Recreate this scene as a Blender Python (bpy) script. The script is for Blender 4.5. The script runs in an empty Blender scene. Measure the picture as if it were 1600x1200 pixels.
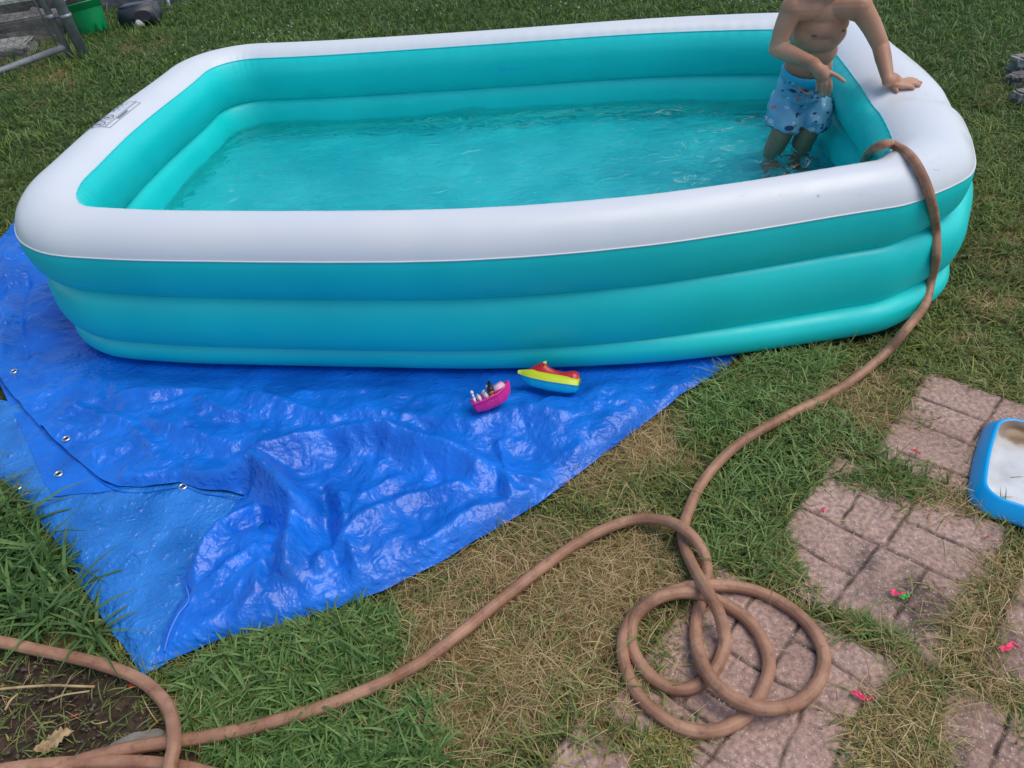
import bpy, bmesh, math, random
import numpy as np
from mathutils import Vector, Matrix, noise
from mathutils.geometry import delaunay_2d_cdt
from mathutils.bvhtree import BVHTree
random.seed(7); rng = np.random.default_rng(11)
SC = bpy.context.scene; COL = SC.collection
R = math.radians

# ---------------------------------------------------------------- camera
TH, RO, CH, FP = 0.6839, -0.0902, 1.4365, 1192.7
fw = np.array([0, math.cos(TH), -math.sin(TH)]); r0 = np.array([1., 0, 0]); u0 = np.cross(r0, fw)
rt = math.cos(RO)*r0 + math.sin(RO)*u0; up = -math.sin(RO)*r0 + math.cos(RO)*u0
cam = bpy.data.cameras.new('camera'); camo = bpy.data.objects.new('camera', cam); COL.objects.link(camo)
cam.sensor_width = 36; cam.lens = 36*FP/1600; cam.clip_end = 300; cam.clip_start = 0.05
m = Matrix.Identity(4)
for i in range(3):
    m[i][0] = rt[i]; m[i][1] = up[i]; m[i][2] = -fw[i]
m[2][3] = CH
camo.matrix_world = m
SC.camera = camo
# ---------------------------------------------------------------- light
SUN_EL, SUN_AZ = 64.0, 100.0      # azimuth measured from +Y towards +X
w = bpy.data.worlds.new('World'); SC.world = w; w.use_nodes = True
nt = w.node_tree; sky = nt.nodes.new('ShaderNodeTexSky'); sky.sky_type = 'NISHITA'; sky.sun_disc = False
sky.sun_elevation = R(SUN_EL); sky.sun_rotation = R(SUN_AZ); sky.air_density = 1.0; sky.dust_density = 1.0; sky.ozone_density = 1.0
bg = nt.nodes['Background']; nt.links.new(sky.outputs[0], bg.inputs[0]); bg.inputs[1].default_value = 0.11
sl = bpy.data.lights.new('sun', 'SUN'); sl.energy = 1.4; sl.angle = R(45); sl.color = (1, .93, .80)
so = bpy.data.objects.new('sun', sl); COL.objects.link(so)
sd = Vector((math.sin(R(SUN_AZ))*math.cos(R(SUN_EL)), math.cos(R(SUN_AZ))*math.cos(R(SUN_EL)), math.sin(R(SUN_EL))))
so.rotation_euler = sd.to_track_quat('Z', 'Y').to_euler()
SC.view_settings.view_transform = 'Standard'; SC.view_settings.look = 'None'
SC.view_settings.exposure = 0.60; SC.view_settings.gamma = 1.0
SC.cycles.max_bounces = 10; SC.cycles.transmission_bounces = 8

# ---------------------------------------------------------------- helpers
def ray(px, py): return fw + rt*(px-800)/FP - up*(py-600)/FP
def G(px, py, z=0.0):            # where the view ray through a photo pixel meets the height z
    d = ray(px, py); t = (z-CH)/d[2]; return Vector((d[0]*t, d[1]*t, z))
def Y(px, py, y):
    d = ray(px, py); t = y/d[1]; return Vector((d[0]*t, y, CH+d[2]*t))
def P2(X, Yc, Z=0.0):            # world arrays -> photo pixels
    dx, dy, dz = X, Yc, Z-CH
    dd = dx*fw[0]+dy*fw[1]+dz*fw[2]; dd = np.where(dd < .05, .05, dd)
    return 800+FP*(dx*rt[0]+dy*rt[1]+dz*rt[2])/dd, 600-FP*(dx*up[0]+dy*up[1]+dz*up[2])/dd
def inpoly(px, py, poly):
    ins = np.zeros(np.shape(px), bool); n = len(poly)
    for i in range(n):
        x1, y1 = poly[i]; x2, y2 = poly[(i+1) % n]
        if y1 == y2: continue
        c = ((y1 > py) != (y2 > py)) & (px < (x2-x1)*(py-y1)/(y2-y1)+x1)
        ins ^= c
    return ins
def segdist(px, py, poly, closed=False):
    best = np.full(np.shape(px), 1e9); n = len(poly)
    for i in range(n if closed else n-1):
        x1, y1 = poly[i]; x2, y2 = poly[(i+1) % n]
        dx, dy = x2-x1, y2-y1
        t = np.clip(((px-x1)*dx+(py-y1)*dy)/(dx*dx+dy*dy+1e-12), 0, 1)
        best = np.minimum(best, np.hypot(px-x1-t*dx, py-y1-t*dy))
    return best
_lat = {}
def vnoise(x, y, s, seed=0):     # smooth value noise in -1..1
    if seed not in _lat: _lat[seed] = np.random.default_rng(seed+100).uniform(-1, 1, (256, 256))
    L = _lat[seed]; x = np.asarray(x)/s+37.3; y = np.asarray(y)/s+91.7
    xi = np.floor(x).astype(int); yi = np.floor(y).astype(int); fx = x-xi; fy = y-yi
    fx = fx*fx*(3-2*fx); fy = fy*fy*(3-2*fy); a = L[xi % 256, yi % 256]; b = L[(xi+1) % 256, yi % 256]
    c = L[xi % 256, (yi+1) % 256]; d = L[(xi+1) % 256, (yi+1) % 256]
    return (a*(1-fx)+b*fx)*(1-fy)+(c*(1-fx)+d*fx)*fy
def ridged(x, y, s, seed): return 1-2*np.abs(vnoise(x, y, s, seed))

def tag(o, label=None, cat=None, group=None, kind=None):
    if label: o['label'] = label
    if cat: o['category'] = cat
    if group: o['group'] = group
    if kind: o['kind'] = kind
    return o
def empty(name, loc, label, cat, group=None):
    o = bpy.data.objects.new(name, None); COL.objects.link(o); o.location = loc; o.empty_display_size = .05
    tag(o, label, cat, group); bpy.context.view_layer.update(); return o
def link(name, me, mats, parent=None, smooth=True):
    o = bpy.data.objects.new(name, me); COL.objects.link(o)
    for mm in (mats if isinstance(mats, (list, tuple)) else [mats]): me.materials.append(mm)
    if smooth: me.polygons.foreach_set('use_smooth', [True]*len(me.polygons))
    if parent:
        o.parent = parent; o.matrix_parent_inverse = parent.matrix_world.inverted()
    return o
def mesh(name, V, F, mats, parent=None, smooth=True, mi=None):
    me = bpy.data.meshes.new(name); me.from_pydata([tuple(v) for v in V], [], [tuple(f) for f in F]); me.update()
    o = link(name, me, mats, parent, smooth)
    if mi is not None: me.polygons.foreach_set('material_index', mi)
    return o
def frombm(name, bm, mats, parent=None, smooth=True):
    me = bpy.data.meshes.new(name); bm.normal_update(); bm.to_mesh(me); bm.free()
    return link(name, me, mats, parent, smooth)
def catmull(pts, n=8):
    P = [np.array(p, float) for p in pts]; P = [2*P[0]-P[1]]+P+[2*P[-1]-P[-2]]; out = []
    for i in range(1, len(P)-2):
        for k in range(n):
            t = k/n; a, b, c, d = P[i-1], P[i], P[i+1], P[i+2]
            out.append(.5*((2*b)+(-a+c)*t+(2*a-5*b+4*c-d)*t*t+(-a+3*b-3*c+d)*t**3))
    out.append(P[-2]); return out
def tube(bm, pts, rad, seg=12, caps=True, rib=0):
    P = [Vector(p) for p in pts]; rr = rad if isinstance(rad, (list, tuple, np.ndarray)) else [rad]*len(P)
    t = (P[1]-P[0]).normalized(); nrm = t.orthogonal().normalized(); rings = []
    for i, p in enumerate(P):
        tn = (P[min(i+1, len(P)-1)]-P[max(i-1, 0)]).normalized()
        q = t.rotation_difference(tn); nrm = (q @ nrm).normalized(); t = tn; b = t.cross(nrm)
        rings.append([bm.verts.new(p+(nrm*math.cos(a)+b*math.sin(a))*rr[i]*(1+rib*(abs(math.cos(4*a))**3-.5))) for a in [2*math.pi*k/seg for k in range(seg)]])
    for i in range(len(rings)-1):
        for k in range(seg):
            bm.faces.new((rings[i][k], rings[i][(k+1) % seg], rings[i+1][(k+1) % seg], rings[i+1][k]))
    if caps: bm.faces.new(rings[0][::-1]); bm.faces.new(rings[-1])
def box(bm, c, sx, sy, sz, rot=None, bev=0.0):
    r = bmesh.ops.create_cube(bm, size=1); vs = r['verts']
    M = Matrix.Translation(c) @ (rot.to_4x4() if rot else Matrix.Identity(4)) @ Matrix.Diagonal((sx, sy, sz, 1))
    bmesh.ops.transform(bm, matrix=M, verts=vs)
    if bev:
        es = list({e for v in vs for e in v.link_edges})
        bmesh.ops.bevel(bm, geom=es, offset=bev, segments=2, affect='EDGES')

# ---------------------------------------------------------------- materials
def mat(name, col=(.5, .5, .5), rough=.5, spec=.5, **k):
    mm = bpy.data.materials.new(name); mm.use_nodes = True; b = mm.node_tree.nodes['Principled BSDF']
    b.inputs['Base Color'].default_value = (*col, 1); b.inputs['Roughness'].default_value = rough
    b.inputs['Specular IOR Level'].default_value = spec
    for kk, v in k.items(): b.inputs[kk.replace('_', ' ')].default_value = v
    return mm
def N(mm, t, **k):
    n = mm.node_tree.nodes.new(t)
    for a, v in k.items():
        if a.startswith('i_'): n.inputs[a[2:].replace('_', ' ')].default_value = v
        else: setattr(n, a, v)
    return n
def L(mm, a, b): mm.node_tree.links.new(a, b)
def pb(mm): return mm.node_tree.nodes['Principled BSDF']
def noise_col(mm, c1, c2, scale=5, detail=6, lo=.35, hi=.65, bump=0, bscale=None, bdist=.01, rough=None, coord='Object', vec=None):
    tc = N(mm, 'ShaderNodeTexCoord'); mp = N(mm, 'ShaderNodeMapping')
    if vec: mp.inputs['Scale'].default_value = vec
    L(mm, tc.outputs[coord], mp.inputs[0])
    n = N(mm, 'ShaderNodeTexNoise', i_Scale=scale, i_Detail=detail); L(mm, mp.outputs[0], n.inputs['Vector'])
    cr = N(mm, 'ShaderNodeValToRGB'); cr.color_ramp.elements[0].position = lo; cr.color_ramp.elements[1].position = hi
    cr.color_ramp.elements[0].color = (*c1, 1); cr.color_ramp.elements[1].color = (*c2, 1)
    L(mm, n.outputs['Fac'], cr.inputs[0]); L(mm, cr.outputs[0], pb(mm).inputs['Base Color'])
    if bump:
        n2 = N(mm, 'ShaderNodeTexNoise', i_Scale=bscale or scale*4, i_Detail=5); L(mm, mp.outputs[0], n2.inputs['Vector'])
        bu = N(mm, 'ShaderNodeBump', i_Strength=bump, i_Distance=bdist); L(mm, n2.outputs['Fac'], bu.inputs['Height']); L(mm, bu.outputs[0], pb(mm).inputs['Normal'])
    return cr
def attr_mat(name, attr, rough=.6, spec=.3, trans=0.0, fine=None):
    mm = mat(name, rough=rough, spec=spec); a = N(mm, 'ShaderNodeAttribute', attribute_name=attr)
    src = a.outputs['Color']
    if fine:
        tc = N(mm, 'ShaderNodeTexCoord'); n = N(mm, 'ShaderNodeTexNoise', i_Scale=fine[0], i_Detail=8); L(mm, tc.outputs['Object'], n.inputs['Vector'])
        mr = N(mm, 'ShaderNodeMapRange', i_From_Min=.3, i_From_Max=.7, i_To_Min=fine[1], i_To_Max=fine[2]); L(mm, n.outputs['Fac'], mr.inputs[0])
        vm = N(mm, 'ShaderNodeVectorMath', operation='SCALE'); L(mm, src, vm.inputs[0]); L(mm, mr.outputs[0], vm.inputs['Scale']); src = vm.outputs[0]
        bu = N(mm, 'ShaderNodeBump', i_Strength=.8, i_Distance=.01); L(mm, n.outputs['Fac'], bu.inputs['Height']); L(mm, bu.outputs[0], pb(mm).inputs['Normal'])
    L(mm, src, pb(mm).inputs['Base Color'])
    if trans:
        tr = N(mm, 'ShaderNodeBsdfTranslucent'); L(mm, src, tr.inputs[0]); mx = N(mm, 'ShaderNodeMixShader'); mx.inputs[0].default_value = trans
        L(mm, pb(mm).outputs[0], mx.inputs[1]); L(mm, tr.outputs[0], mx.inputs[2]); L(mm, mx.outputs[0], mm.node_tree.nodes['Material Output'].inputs[0])
    return mm

def pvc(name, c1, c2, rough):
    mm = mat(name, c1, rough, .5); noise_col(mm, c1, c2, 2.2, 4, .4, .6, bump=.12, bscale=3.0, bdist=.02)
    tc = N(mm, 'ShaderNodeTexCoord'); n = N(mm, 'ShaderNodeTexNoise', i_Scale=9, i_Detail=6); L(mm, tc.outputs['Object'], n.inputs['Vector'])
    mr = N(mm, 'ShaderNodeMapRange', i_From_Min=.35, i_From_Max=.7, i_To_Min=rough-.06, i_To_Max=rough+.12); L(mm, n.outputs['Fac'], mr.inputs[0]); L(mm, mr.outputs[0], pb(mm).inputs['Roughness'])
    return mm
# pool outline
M_WHITE = pvc('white_vinyl', (.67, .69, .72), (.70, .71, .73), .36)
M_TEAL = pvc('teal_vinyl', (.002, .61, .58), (.005, .66, .62), .42)
M_FLOOR = pvc('teal_floor_vinyl', (.006, .58, .66), (.035, .74, .80), .4)
M_SEAM = mat('seam_vinyl', (.10, .62, .66), .3)
M_INK = mat('grey_ink', (.10, .10, .16), .5)
M_INK2 = mat('pale_blue_ink', (.02, .50, .72), .4)
POOL = [(1.492,3.129,0.1469,0.1177),(1.497,3.178,0.1438,0.1169),(1.494,3.226,0.1405,0.1162),(1.484,3.273,0.1371,0.1155),(1.466,3.320,0.1337,0.1148),(1.440,3.363,0.1303,0.1142),(1.406,3.403,0.1268,0.1135),(1.365,3.437,0.1233,0.1130),(1.317,3.463,0.1199,0.1124),(1.263,3.481,0.1166,0.1118),
(1.201,3.495,0.1134,0.1113),(1.139,3.509,0.1102,0.1108),(1.076,3.521,0.1072,0.1103),(1.014,3.533,0.1042,0.1099),(0.951,3.544,0.1014,0.1094),(0.888,3.553,0.0988,0.1090),(0.825,3.562,0.0963,0.1086),(0.762,3.570,0.0940,0.1082),(0.699,3.576,0.0919,0.1078),(0.635,3.582,0.0899,0.1075),
(0.572,3.587,0.0882,0.1071),(0.508,3.591,0.0867,0.1068),(0.445,3.595,0.0854,0.1065),(0.381,3.598,0.0844,0.1061),(0.317,3.602,0.0835,0.1058),(0.254,3.606,0.0829,0.1055),(0.190,3.609,0.0825,0.1052),(0.126,3.613,0.0823,0.1050),(0.063,3.618,0.0823,0.1047),(-0.001,3.622,0.0826,0.1044),
(-0.064,3.627,0.0830,0.1042),(-0.128,3.632,0.0836,0.1039),(-0.191,3.638,0.0844,0.1037),(-0.254,3.644,0.0854,0.1034),(-0.318,3.650,0.0865,0.1032),(-0.381,3.656,0.0877,0.1029),(-0.444,3.662,0.0891,0.1027),(-0.508,3.669,0.0905,0.1025),(-0.571,3.675,0.0921,0.1022),(-0.634,3.682,0.0937,0.1020),
(-0.697,3.690,0.0953,0.1018),(-0.760,3.699,0.0970,0.1015),(-0.823,3.709,0.0987,0.1013),(-0.886,3.720,0.1004,0.1011),(-0.948,3.731,0.1021,0.1009),(-1.007,3.743,0.1038,0.1006),(-1.058,3.746,0.1055,0.1004),(-1.109,3.740,0.1071,0.1002),(-1.157,3.723,0.1088,0.0999),(-1.202,3.697,0.1105,0.0997),
(-1.239,3.662,0.1121,0.0994),(-1.269,3.621,0.1137,0.0992),(-1.290,3.575,0.1153,0.0989),(-1.303,3.527,0.1166,0.0987),(-1.309,3.473,0.1178,0.0984),(-1.317,3.410,0.1188,0.0981),(-1.326,3.347,0.1195,0.0979),(-1.336,3.284,0.1200,0.0976),(-1.347,3.221,0.1201,0.0973),(-1.358,3.159,0.1201,0.0970),
(-1.368,3.096,0.1198,0.0967),(-1.378,3.033,0.1194,0.0963),(-1.386,2.970,0.1189,0.0960),(-1.393,2.907,0.1184,0.0956),(-1.400,2.844,0.1178,0.0953),(-1.405,2.780,0.1172,0.0949),(-1.408,2.716,0.1166,0.0945),(-1.411,2.653,0.1161,0.0940),(-1.413,2.589,0.1157,0.0935),(-1.416,2.525,0.1153,0.0929),
(-1.420,2.464,0.1151,0.0923),(-1.420,2.417,0.1149,0.0915),(-1.415,2.372,0.1149,0.0906),(-1.406,2.327,0.1149,0.0897),(-1.392,2.282,0.1148,0.0886),(-1.370,2.237,0.1147,0.0874),(-1.341,2.194,0.1145,0.0860),(-1.302,2.156,0.1140,0.0844),(-1.256,2.124,0.1134,0.0827),(-1.201,2.101,0.1127,0.0808),
(-1.140,2.082,0.1118,0.0788),(-1.078,2.064,0.1108,0.0768),(-1.016,2.047,0.1098,0.0748),(-0.954,2.032,0.1089,0.0727),(-0.892,2.018,0.1082,0.0708),(-0.830,2.005,0.1075,0.0689),(-0.767,1.992,0.1070,0.0672),(-0.705,1.979,0.1066,0.0656),(-0.642,1.966,0.1063,0.0642),(-0.580,1.954,0.1061,0.0631),
(-0.517,1.942,0.1058,0.0623),(-0.455,1.930,0.1056,0.0618),(-0.392,1.919,0.1054,0.0617),(-0.329,1.908,0.1051,0.0619),(-0.267,1.897,0.1047,0.0626),(-0.204,1.888,0.1043,0.0637),(-0.141,1.879,0.1038,0.0653),(-0.077,1.872,0.1033,0.0674),(-0.014,1.867,0.1026,0.0701),(0.050,1.862,0.1018,0.0733),
(0.113,1.859,0.1010,0.0770),(0.177,1.857,0.1000,0.0812),(0.241,1.856,0.0991,0.0857),(0.305,1.857,0.0981,0.0905),(0.370,1.858,0.0971,0.0955),(0.434,1.861,0.0961,0.1007),(0.499,1.866,0.0952,0.1060),(0.564,1.873,0.0944,0.1112),(0.629,1.880,0.0938,0.1163),(0.694,1.888,0.0932,0.1211),
(0.759,1.897,0.0930,0.1256),(0.825,1.907,0.0929,0.1297),(0.890,1.917,0.0932,0.1331),(0.956,1.927,0.0938,0.1359),(1.021,1.936,0.0947,0.1381),(1.078,1.945,0.0961,0.1397),(1.111,1.959,0.0980,0.1407),(1.139,1.975,0.1005,0.1412),(1.163,1.991,0.1035,0.1414),(1.186,2.007,0.1072,0.1411),
(1.208,2.023,0.1115,0.1405),(1.231,2.042,0.1164,0.1396),(1.254,2.063,0.1216,0.1385),(1.276,2.089,0.1270,0.1372),(1.297,2.131,0.1323,0.1359),(1.319,2.192,0.1375,0.1344),(1.339,2.254,0.1424,0.1330),(1.357,2.315,0.1467,0.1316),(1.373,2.377,0.1505,0.1302),(1.386,2.440,0.1537,0.1289),
(1.399,2.502,0.1562,0.1276),(1.410,2.565,0.1581,0.1264),(1.422,2.627,0.1593,0.1253),(1.432,2.690,0.1598,0.1242),(1.442,2.753,0.1596,0.1231),(1.451,2.816,0.1586,0.1221),(1.459,2.879,0.1571,0.1211),(1.467,2.942,0.1551,0.1202),(1.474,3.005,0.1526,0.1193),(1.483,3.068,0.1499,0.1185),
]
# ---------------------------------------------------------------- pool
PD = np.array(POOL); NP_ = len(PD)
def periodic(t, col):
    t = (np.asarray(t, float) % 1.0)*NP_; i = np.floor(t).astype(int); f = t-i
    a, b, c, d = (PD[(i+k) % NP_, col] for k in (-1, 0, 1, 2))
    return .5*((2*b)+(-a+c)*f+(2*a-5*b+4*c-d)*f*f+(-a+3*b-3*c+d)*f**3)
def pool_frame(s):
    x, y = periodic(s, 0), periodic(s, 1); e = 1.5e-3
    dx, dy = periodic(s+e, 0)-periodic(s-e, 0), periodic(s+e, 1)-periodic(s-e, 1); l = np.hypot(dx, dy)
    return x, y, dy/l, -dx/l, periodic(s, 2), periodic(s, 3)
HAND = G(1385, 138, .51)
ss = np.linspace(0, 1, 560, endpoint=False)
_x, _y, *_ = pool_frame(ss)
s_hand = ss[np.argmin(np.hypot(_x-HAND.x, _y-HAND.y))]
def sq(c, p=.5): return np.sign(c)*np.abs(c)**p
_s = np.linspace(0, 1, 560, endpoint=False); _f = pool_frame(_s); _q = G(1500, 330, .3)
S_END = _s[np.argmin(np.hypot(_f[0]+_f[2]*.12-_q.x, _f[1]+_f[3]*.12-_q.y))]; S_RIGHT = _s[np.argmax(_f[0])]; print('ends', S_END, S_RIGHT)
S_END = S_END if abs(S_END-S_RIGHT) < .5 else S_END-1
def END(s):
    ds = ((np.asarray(s)-(.5*S_END+.5*S_RIGHT)+.5) % 1)-.5; return np.exp(-(ds/.06)**2)   # the bulging right hand end
def top_surf(s, phi, off=0.0):
    """point on the top air chamber; phi 0 = outermost, 90 = crown, 180 = innermost (radians)"""
    x, y, nx, ny, w, b = pool_frame(s)
    ds = ((s-s_hand+.5) % 1)-.5
    dent = np.exp(-(ds/.010)**2)
    rz = .120-.030*dent*np.clip(np.sin(phi), 0, 1)
    pk = .0010*np.sin(s*2*np.pi*150+3*np.sin(s*55))*np.clip(np.cos(phi-R(140)), 0, 1)**12
    ww = w*(1-.05*dent)+pk+off
    cp = np.where(np.sin(phi) < 0, sq(np.cos(phi), .45), np.cos(phi)); cp = cp*(1+END(s)*.10*(cp > 0))
    return np.stack([x+nx*ww*cp, y+ny*ww*cp, .394+(rz+pk*.5+off)*np.sin(phi)], -1)
def mid_surf(s, phi, off=0.0):
    x, y, nx, ny, w, b = pool_frame(s); o = (b-w)*.3*(1-END(s)); ww = w*.965+off; cp = sq(np.cos(phi), .38); cp = cp*(1+END(s)*.85*(cp > 0))
    return np.stack([x+nx*(o+ww*cp), y+ny*(o+ww*cp), .190+(.103+off)*np.sin(phi)], -1)
def low_surf(s, phi, off=0.0):
    x, y, nx, ny, w, b = pool_frame(s); o = b-.105; ww = .105+off; cp = sq(np.cos(phi), .45); cp = cp*(1+END(s)*.55*(cp > 0))
    return np.stack([x+nx*(o+ww*cp), y+ny*(o+ww*cp), .060+(.053+off)*np.sin(phi)], -1)
def loft(name, fn, p0, p1, ns, nph, m_, parent, closed_phi=False):
    s = np.linspace(0, 1, ns, endpoint=False); ph = np.linspace(R(p0), R(p1), nph+1)
    S, PH = np.meshgrid(s, ph, indexing='ij'); V = fn(S, PH).reshape(-1, 3); k = nph+1
    F = [(i*k+j, ((i+1) % ns)*k+j, ((i+1) % ns)*k+j+1, i*k+j+1) for i in range(ns) for j in range(nph)]
    return mesh(name, V, F, m_, parent)
pool = empty('inflatable_pool', G(800, 300, 0).to_tuple(), 'large rectangular teal inflatable pool with a white top rim, filled with water', 'pool')
loft('white_rim', top_surf, 15, 139, 560, 28, M_WHITE, pool)
loft('air_chamber', top_surf, 139, 375, 560, 48, M_TEAL, pool)
loft('air_chamber', mid_surf, -180, 180, 420, 48, M_TEAL, pool)
loft('air_chamber', low_surf, -180, 180, 420, 36, M_TEAL, pool)
def ribbon_tube(name, fn, phi, r, m_, parent, s0=0, s1=1, n=500):
    s = np.linspace(s0, s1, n); P = fn(s, np.full_like(s, R(phi)), r*.3); bm = bmesh.new(); tube(bm, P, r, 6, False)
    return frombm(name, bm, m_, parent)
ribbon_tube('seam', top_surf, 139, .0022, M_SEAM, pool)
ribbon_tube('seam', top_surf, 15, .0022, M_WHITE, pool)
# floor sheet
s = np.linspace(0, 1, 160, endpoint=False); x, y, nx, ny, w_, b_ = pool_frame(s)
def fill(poly, z, name, m_, parent, step=None, zf=None, smooth=True):
    pts = [Vector((float(a), float(b))) for a, b in poly]; n = len(pts)
    if step:
        P = np.array(poly); xs = np.arange(P[:, 0].min(), P[:, 0].max(), step); ys = np.arange(P[:, 1].min(), P[:, 1].max(), step*.87)
        X, YY = np.meshgrid(xs, ys); X = X+((np.arange(len(ys)) % 2)*step/2)[:, None]
        X = X+rng.uniform(-.15, .15, X.shape)*step; YY = YY+rng.uniform(-.15, .15, X.shape)*step
        k = inpoly(X, YY, poly) & (segdist(X, YY, poly, True) > step*.6)
        pts += [Vector((float(a), float(b))) for a, b in zip(X[k], YY[k])]
    v, e, f, *_r = delaunay_2d_cdt(pts, [(i, (i+1) % n) for i in range(n)], [], 1, 1e-5)
    A = np.array([(q.x, q.y) for q in v]); Z = zf(A[:, 0], A[:, 1]) if zf else np.full(len(A), z)
    V = np.column_stack([A, Z]); F = []
    for t in f:
        a, b, c = (A[i] for i in t[:3])
        F.append(t if (b[0]-a[0])*(c[1]-a[1])-(b[1]-a[1])*(c[0]-a[0]) > 0 else t[::-1])
    return mesh(name, V, F, m_, parent, smooth)
inner = list(zip(x-nx*.03, y-ny*.03)); PLAN_OUT = list(zip(x+nx*b_, y+ny*b_)); PLAN_IN = list(zip(x, y))
fill(inner, 0, 'floor_sheet', M_FLOOR, pool, .03, lambda X, Yc: .022+.010*vnoise(X, Yc, .3, 3)+.009*ridged(X+.05*vnoise(X, Yc, .2, 5), Yc*1.3, .17, 4)+.004*ridged(X, Yc, .07, 6))
# printed warning panel on the left rim
def on_rim(a, b):   # a along rim in metres, b across (phi degrees)
    return top_surf(np.array(s_lab-a/8.6), np.array(R(b)), .0012)
LABP = G(190, 184, .5); s_lab = float(ss[np.argmin(np.hypot(_x-LABP.x, _y-LABP.y))])
def stroke(bm, pts, wd=.0022):
    P = [np.array(on_rim(a, b)) for a, b in pts]
    for p, q in zip(P[:-1], P[1:]):
        d = q-p; ln = np.linalg.norm(d)
        if ln < 1e-6: continue
        nn = np.array([0, 0, 1.]); sidev = np.cross(d/ln, nn); sidev /= np.linalg.norm(sidev)+1e-9
        vs = [bm.verts.new(p+sidev*wd/2), bm.verts.new(q+sidev*wd/2), bm.verts.new(q-sidev*wd/2), bm.verts.new(p-sidev*wd/2)]; bm.faces.new(vs)
bm = bmesh.new(); al = lambda a0, b0, a1, b1, n=10: [(a0+(a1-a0)*i/n, b0+(b1-b0)*i/n) for i in range(n+1)]
A0, A1 = -.125, .125
for e in (al(A0, 62, A1, 62), al(A0, 108, A1, 108), al(A0, 62, A0, 108), al(A1, 62, A1, 108), al(A0, 100, A1, 100)): stroke(bm, e)
# outward side shows the pictograms, inner strip the lettering
for ac in (-.10, -.035):
    stroke(bm, [(ac+.026*math.cos(t), 82+12*math.sin(t)) for t in np.linspace(0, 2*math.pi, 25)], .0032)
    stroke(bm, [(ac-.018, 73), (ac+.018, 91)], .003); stroke(bm, [(ac, 77), (ac+.004, 84), (ac-.004, 87)], .009)
for k in range(3): stroke(bm, al(.03+.03*k, 78, .05+.03*k, 78, 2), .006); stroke(bm, al(.035+.03*k, 86, .045+.03*k, 90, 2), .003)
for k in range(9): stroke(bm, [(-.04+.009*k, 101.6), (-.036+.009*k, 106)], .0032); stroke(bm, [(-.036+.009*k, 106), (-.034+.009*k, 102)], .0022)
for k in range(14): stroke(bm, al(-.13+.02*k, 97, -.118+.02*k, 97, 1), .0014)
wl = frombm('warning_print', bm, M_INK, pool, False); tag(wl, 'grey printed warning panel with two round pictograms')
# small pale logo on the far inner wall
LG = G(795, 115, .40); s_lg = float(ss[np.argmin(np.hypot(_x-LG.x, _y-LG.y))]); bm = bmesh.new()
def on_wall(a, b): return top_surf(np.array(s_lg+a/8.6), np.array(R(b)), .0012)
_sv = on_rim
on_rim = on_wall
def wq(a0, b0, a1, b1):
    vs = [bm.verts.new(on_wall(*q)) for q in ((a0, b0), (a1, b0), (a1, b1), (a0, b1))]; bm.faces.new(vs)
sg = -1
wq(.052*-sg, 187, .030*-sg, 197); wq(.026*-sg, 189, .020*-sg, 197)
for k in range(6): wq((.010-.012*k)*-sg, 190+(k % 2)*2, (.002-.012*k)*-sg, 194+(k % 2)*2)
frombm('printed_logo', bm, M_INK2, pool, False)
on_rim = _sv

# ---------------------------------------------------------------- water
WZ = .192
M_WATER = mat('pool_water', (.90, .99, 1.0), .0, .5, Transmission_Weight=1.0, IOR=1.33)
tc = N(M_WATER, 'ShaderNodeTexCoord'); mp = N(M_WATER, 'ShaderNodeMapping'); mp.inputs['Scale'].default_value = (1, 1.5, 1); L(M_WATER, tc.outputs['Object'], mp.inputs[0])
n1 = N(M_WATER, 'ShaderNodeTexNoise', i_Scale=12, i_Detail=2.5, i_Distortion=1.2); L(M_WATER, mp.outputs[0], n1.inputs['Vector'])
bu = N(M_WATER, 'ShaderNodeBump', i_Strength=.55, i_Distance=.045); L(M_WATER, n1.outputs['Fac'], bu.inputs['Height']); L(M_WATER, bu.outputs[0], pb(M_WATER).inputs['Normal'])
def wz(X, Yc):
    wx = X+.05*vnoise(X, Yc, .2, 24); wy = Yc+.04*vnoise(X, Yc, .17, 25); env = .25+1.0*np.clip(.35+1.2*vnoise(X, Yc, .42, 26), 0, 1)+.6*np.exp(-((X-1.17)**2+(Yc-2.85)**2)/.12)
    a = vnoise(wx, wy*1.5, .28, 21)*.008+env*(vnoise(wx*1.2+wy*.5, wy*1.7-wx*.3, .12, 22)*.0115+vnoise(wx-.6*wy, wy*1.9+.3*wx, .055, 23)*.0062)
    return WZ+a
wat = fill(PLAN_IN, WZ, 'water', M_WATER, None, .016, wz)
tag(wat, 'clear rippled water inside the teal inflatable pool', 'water', kind='structure')

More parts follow.
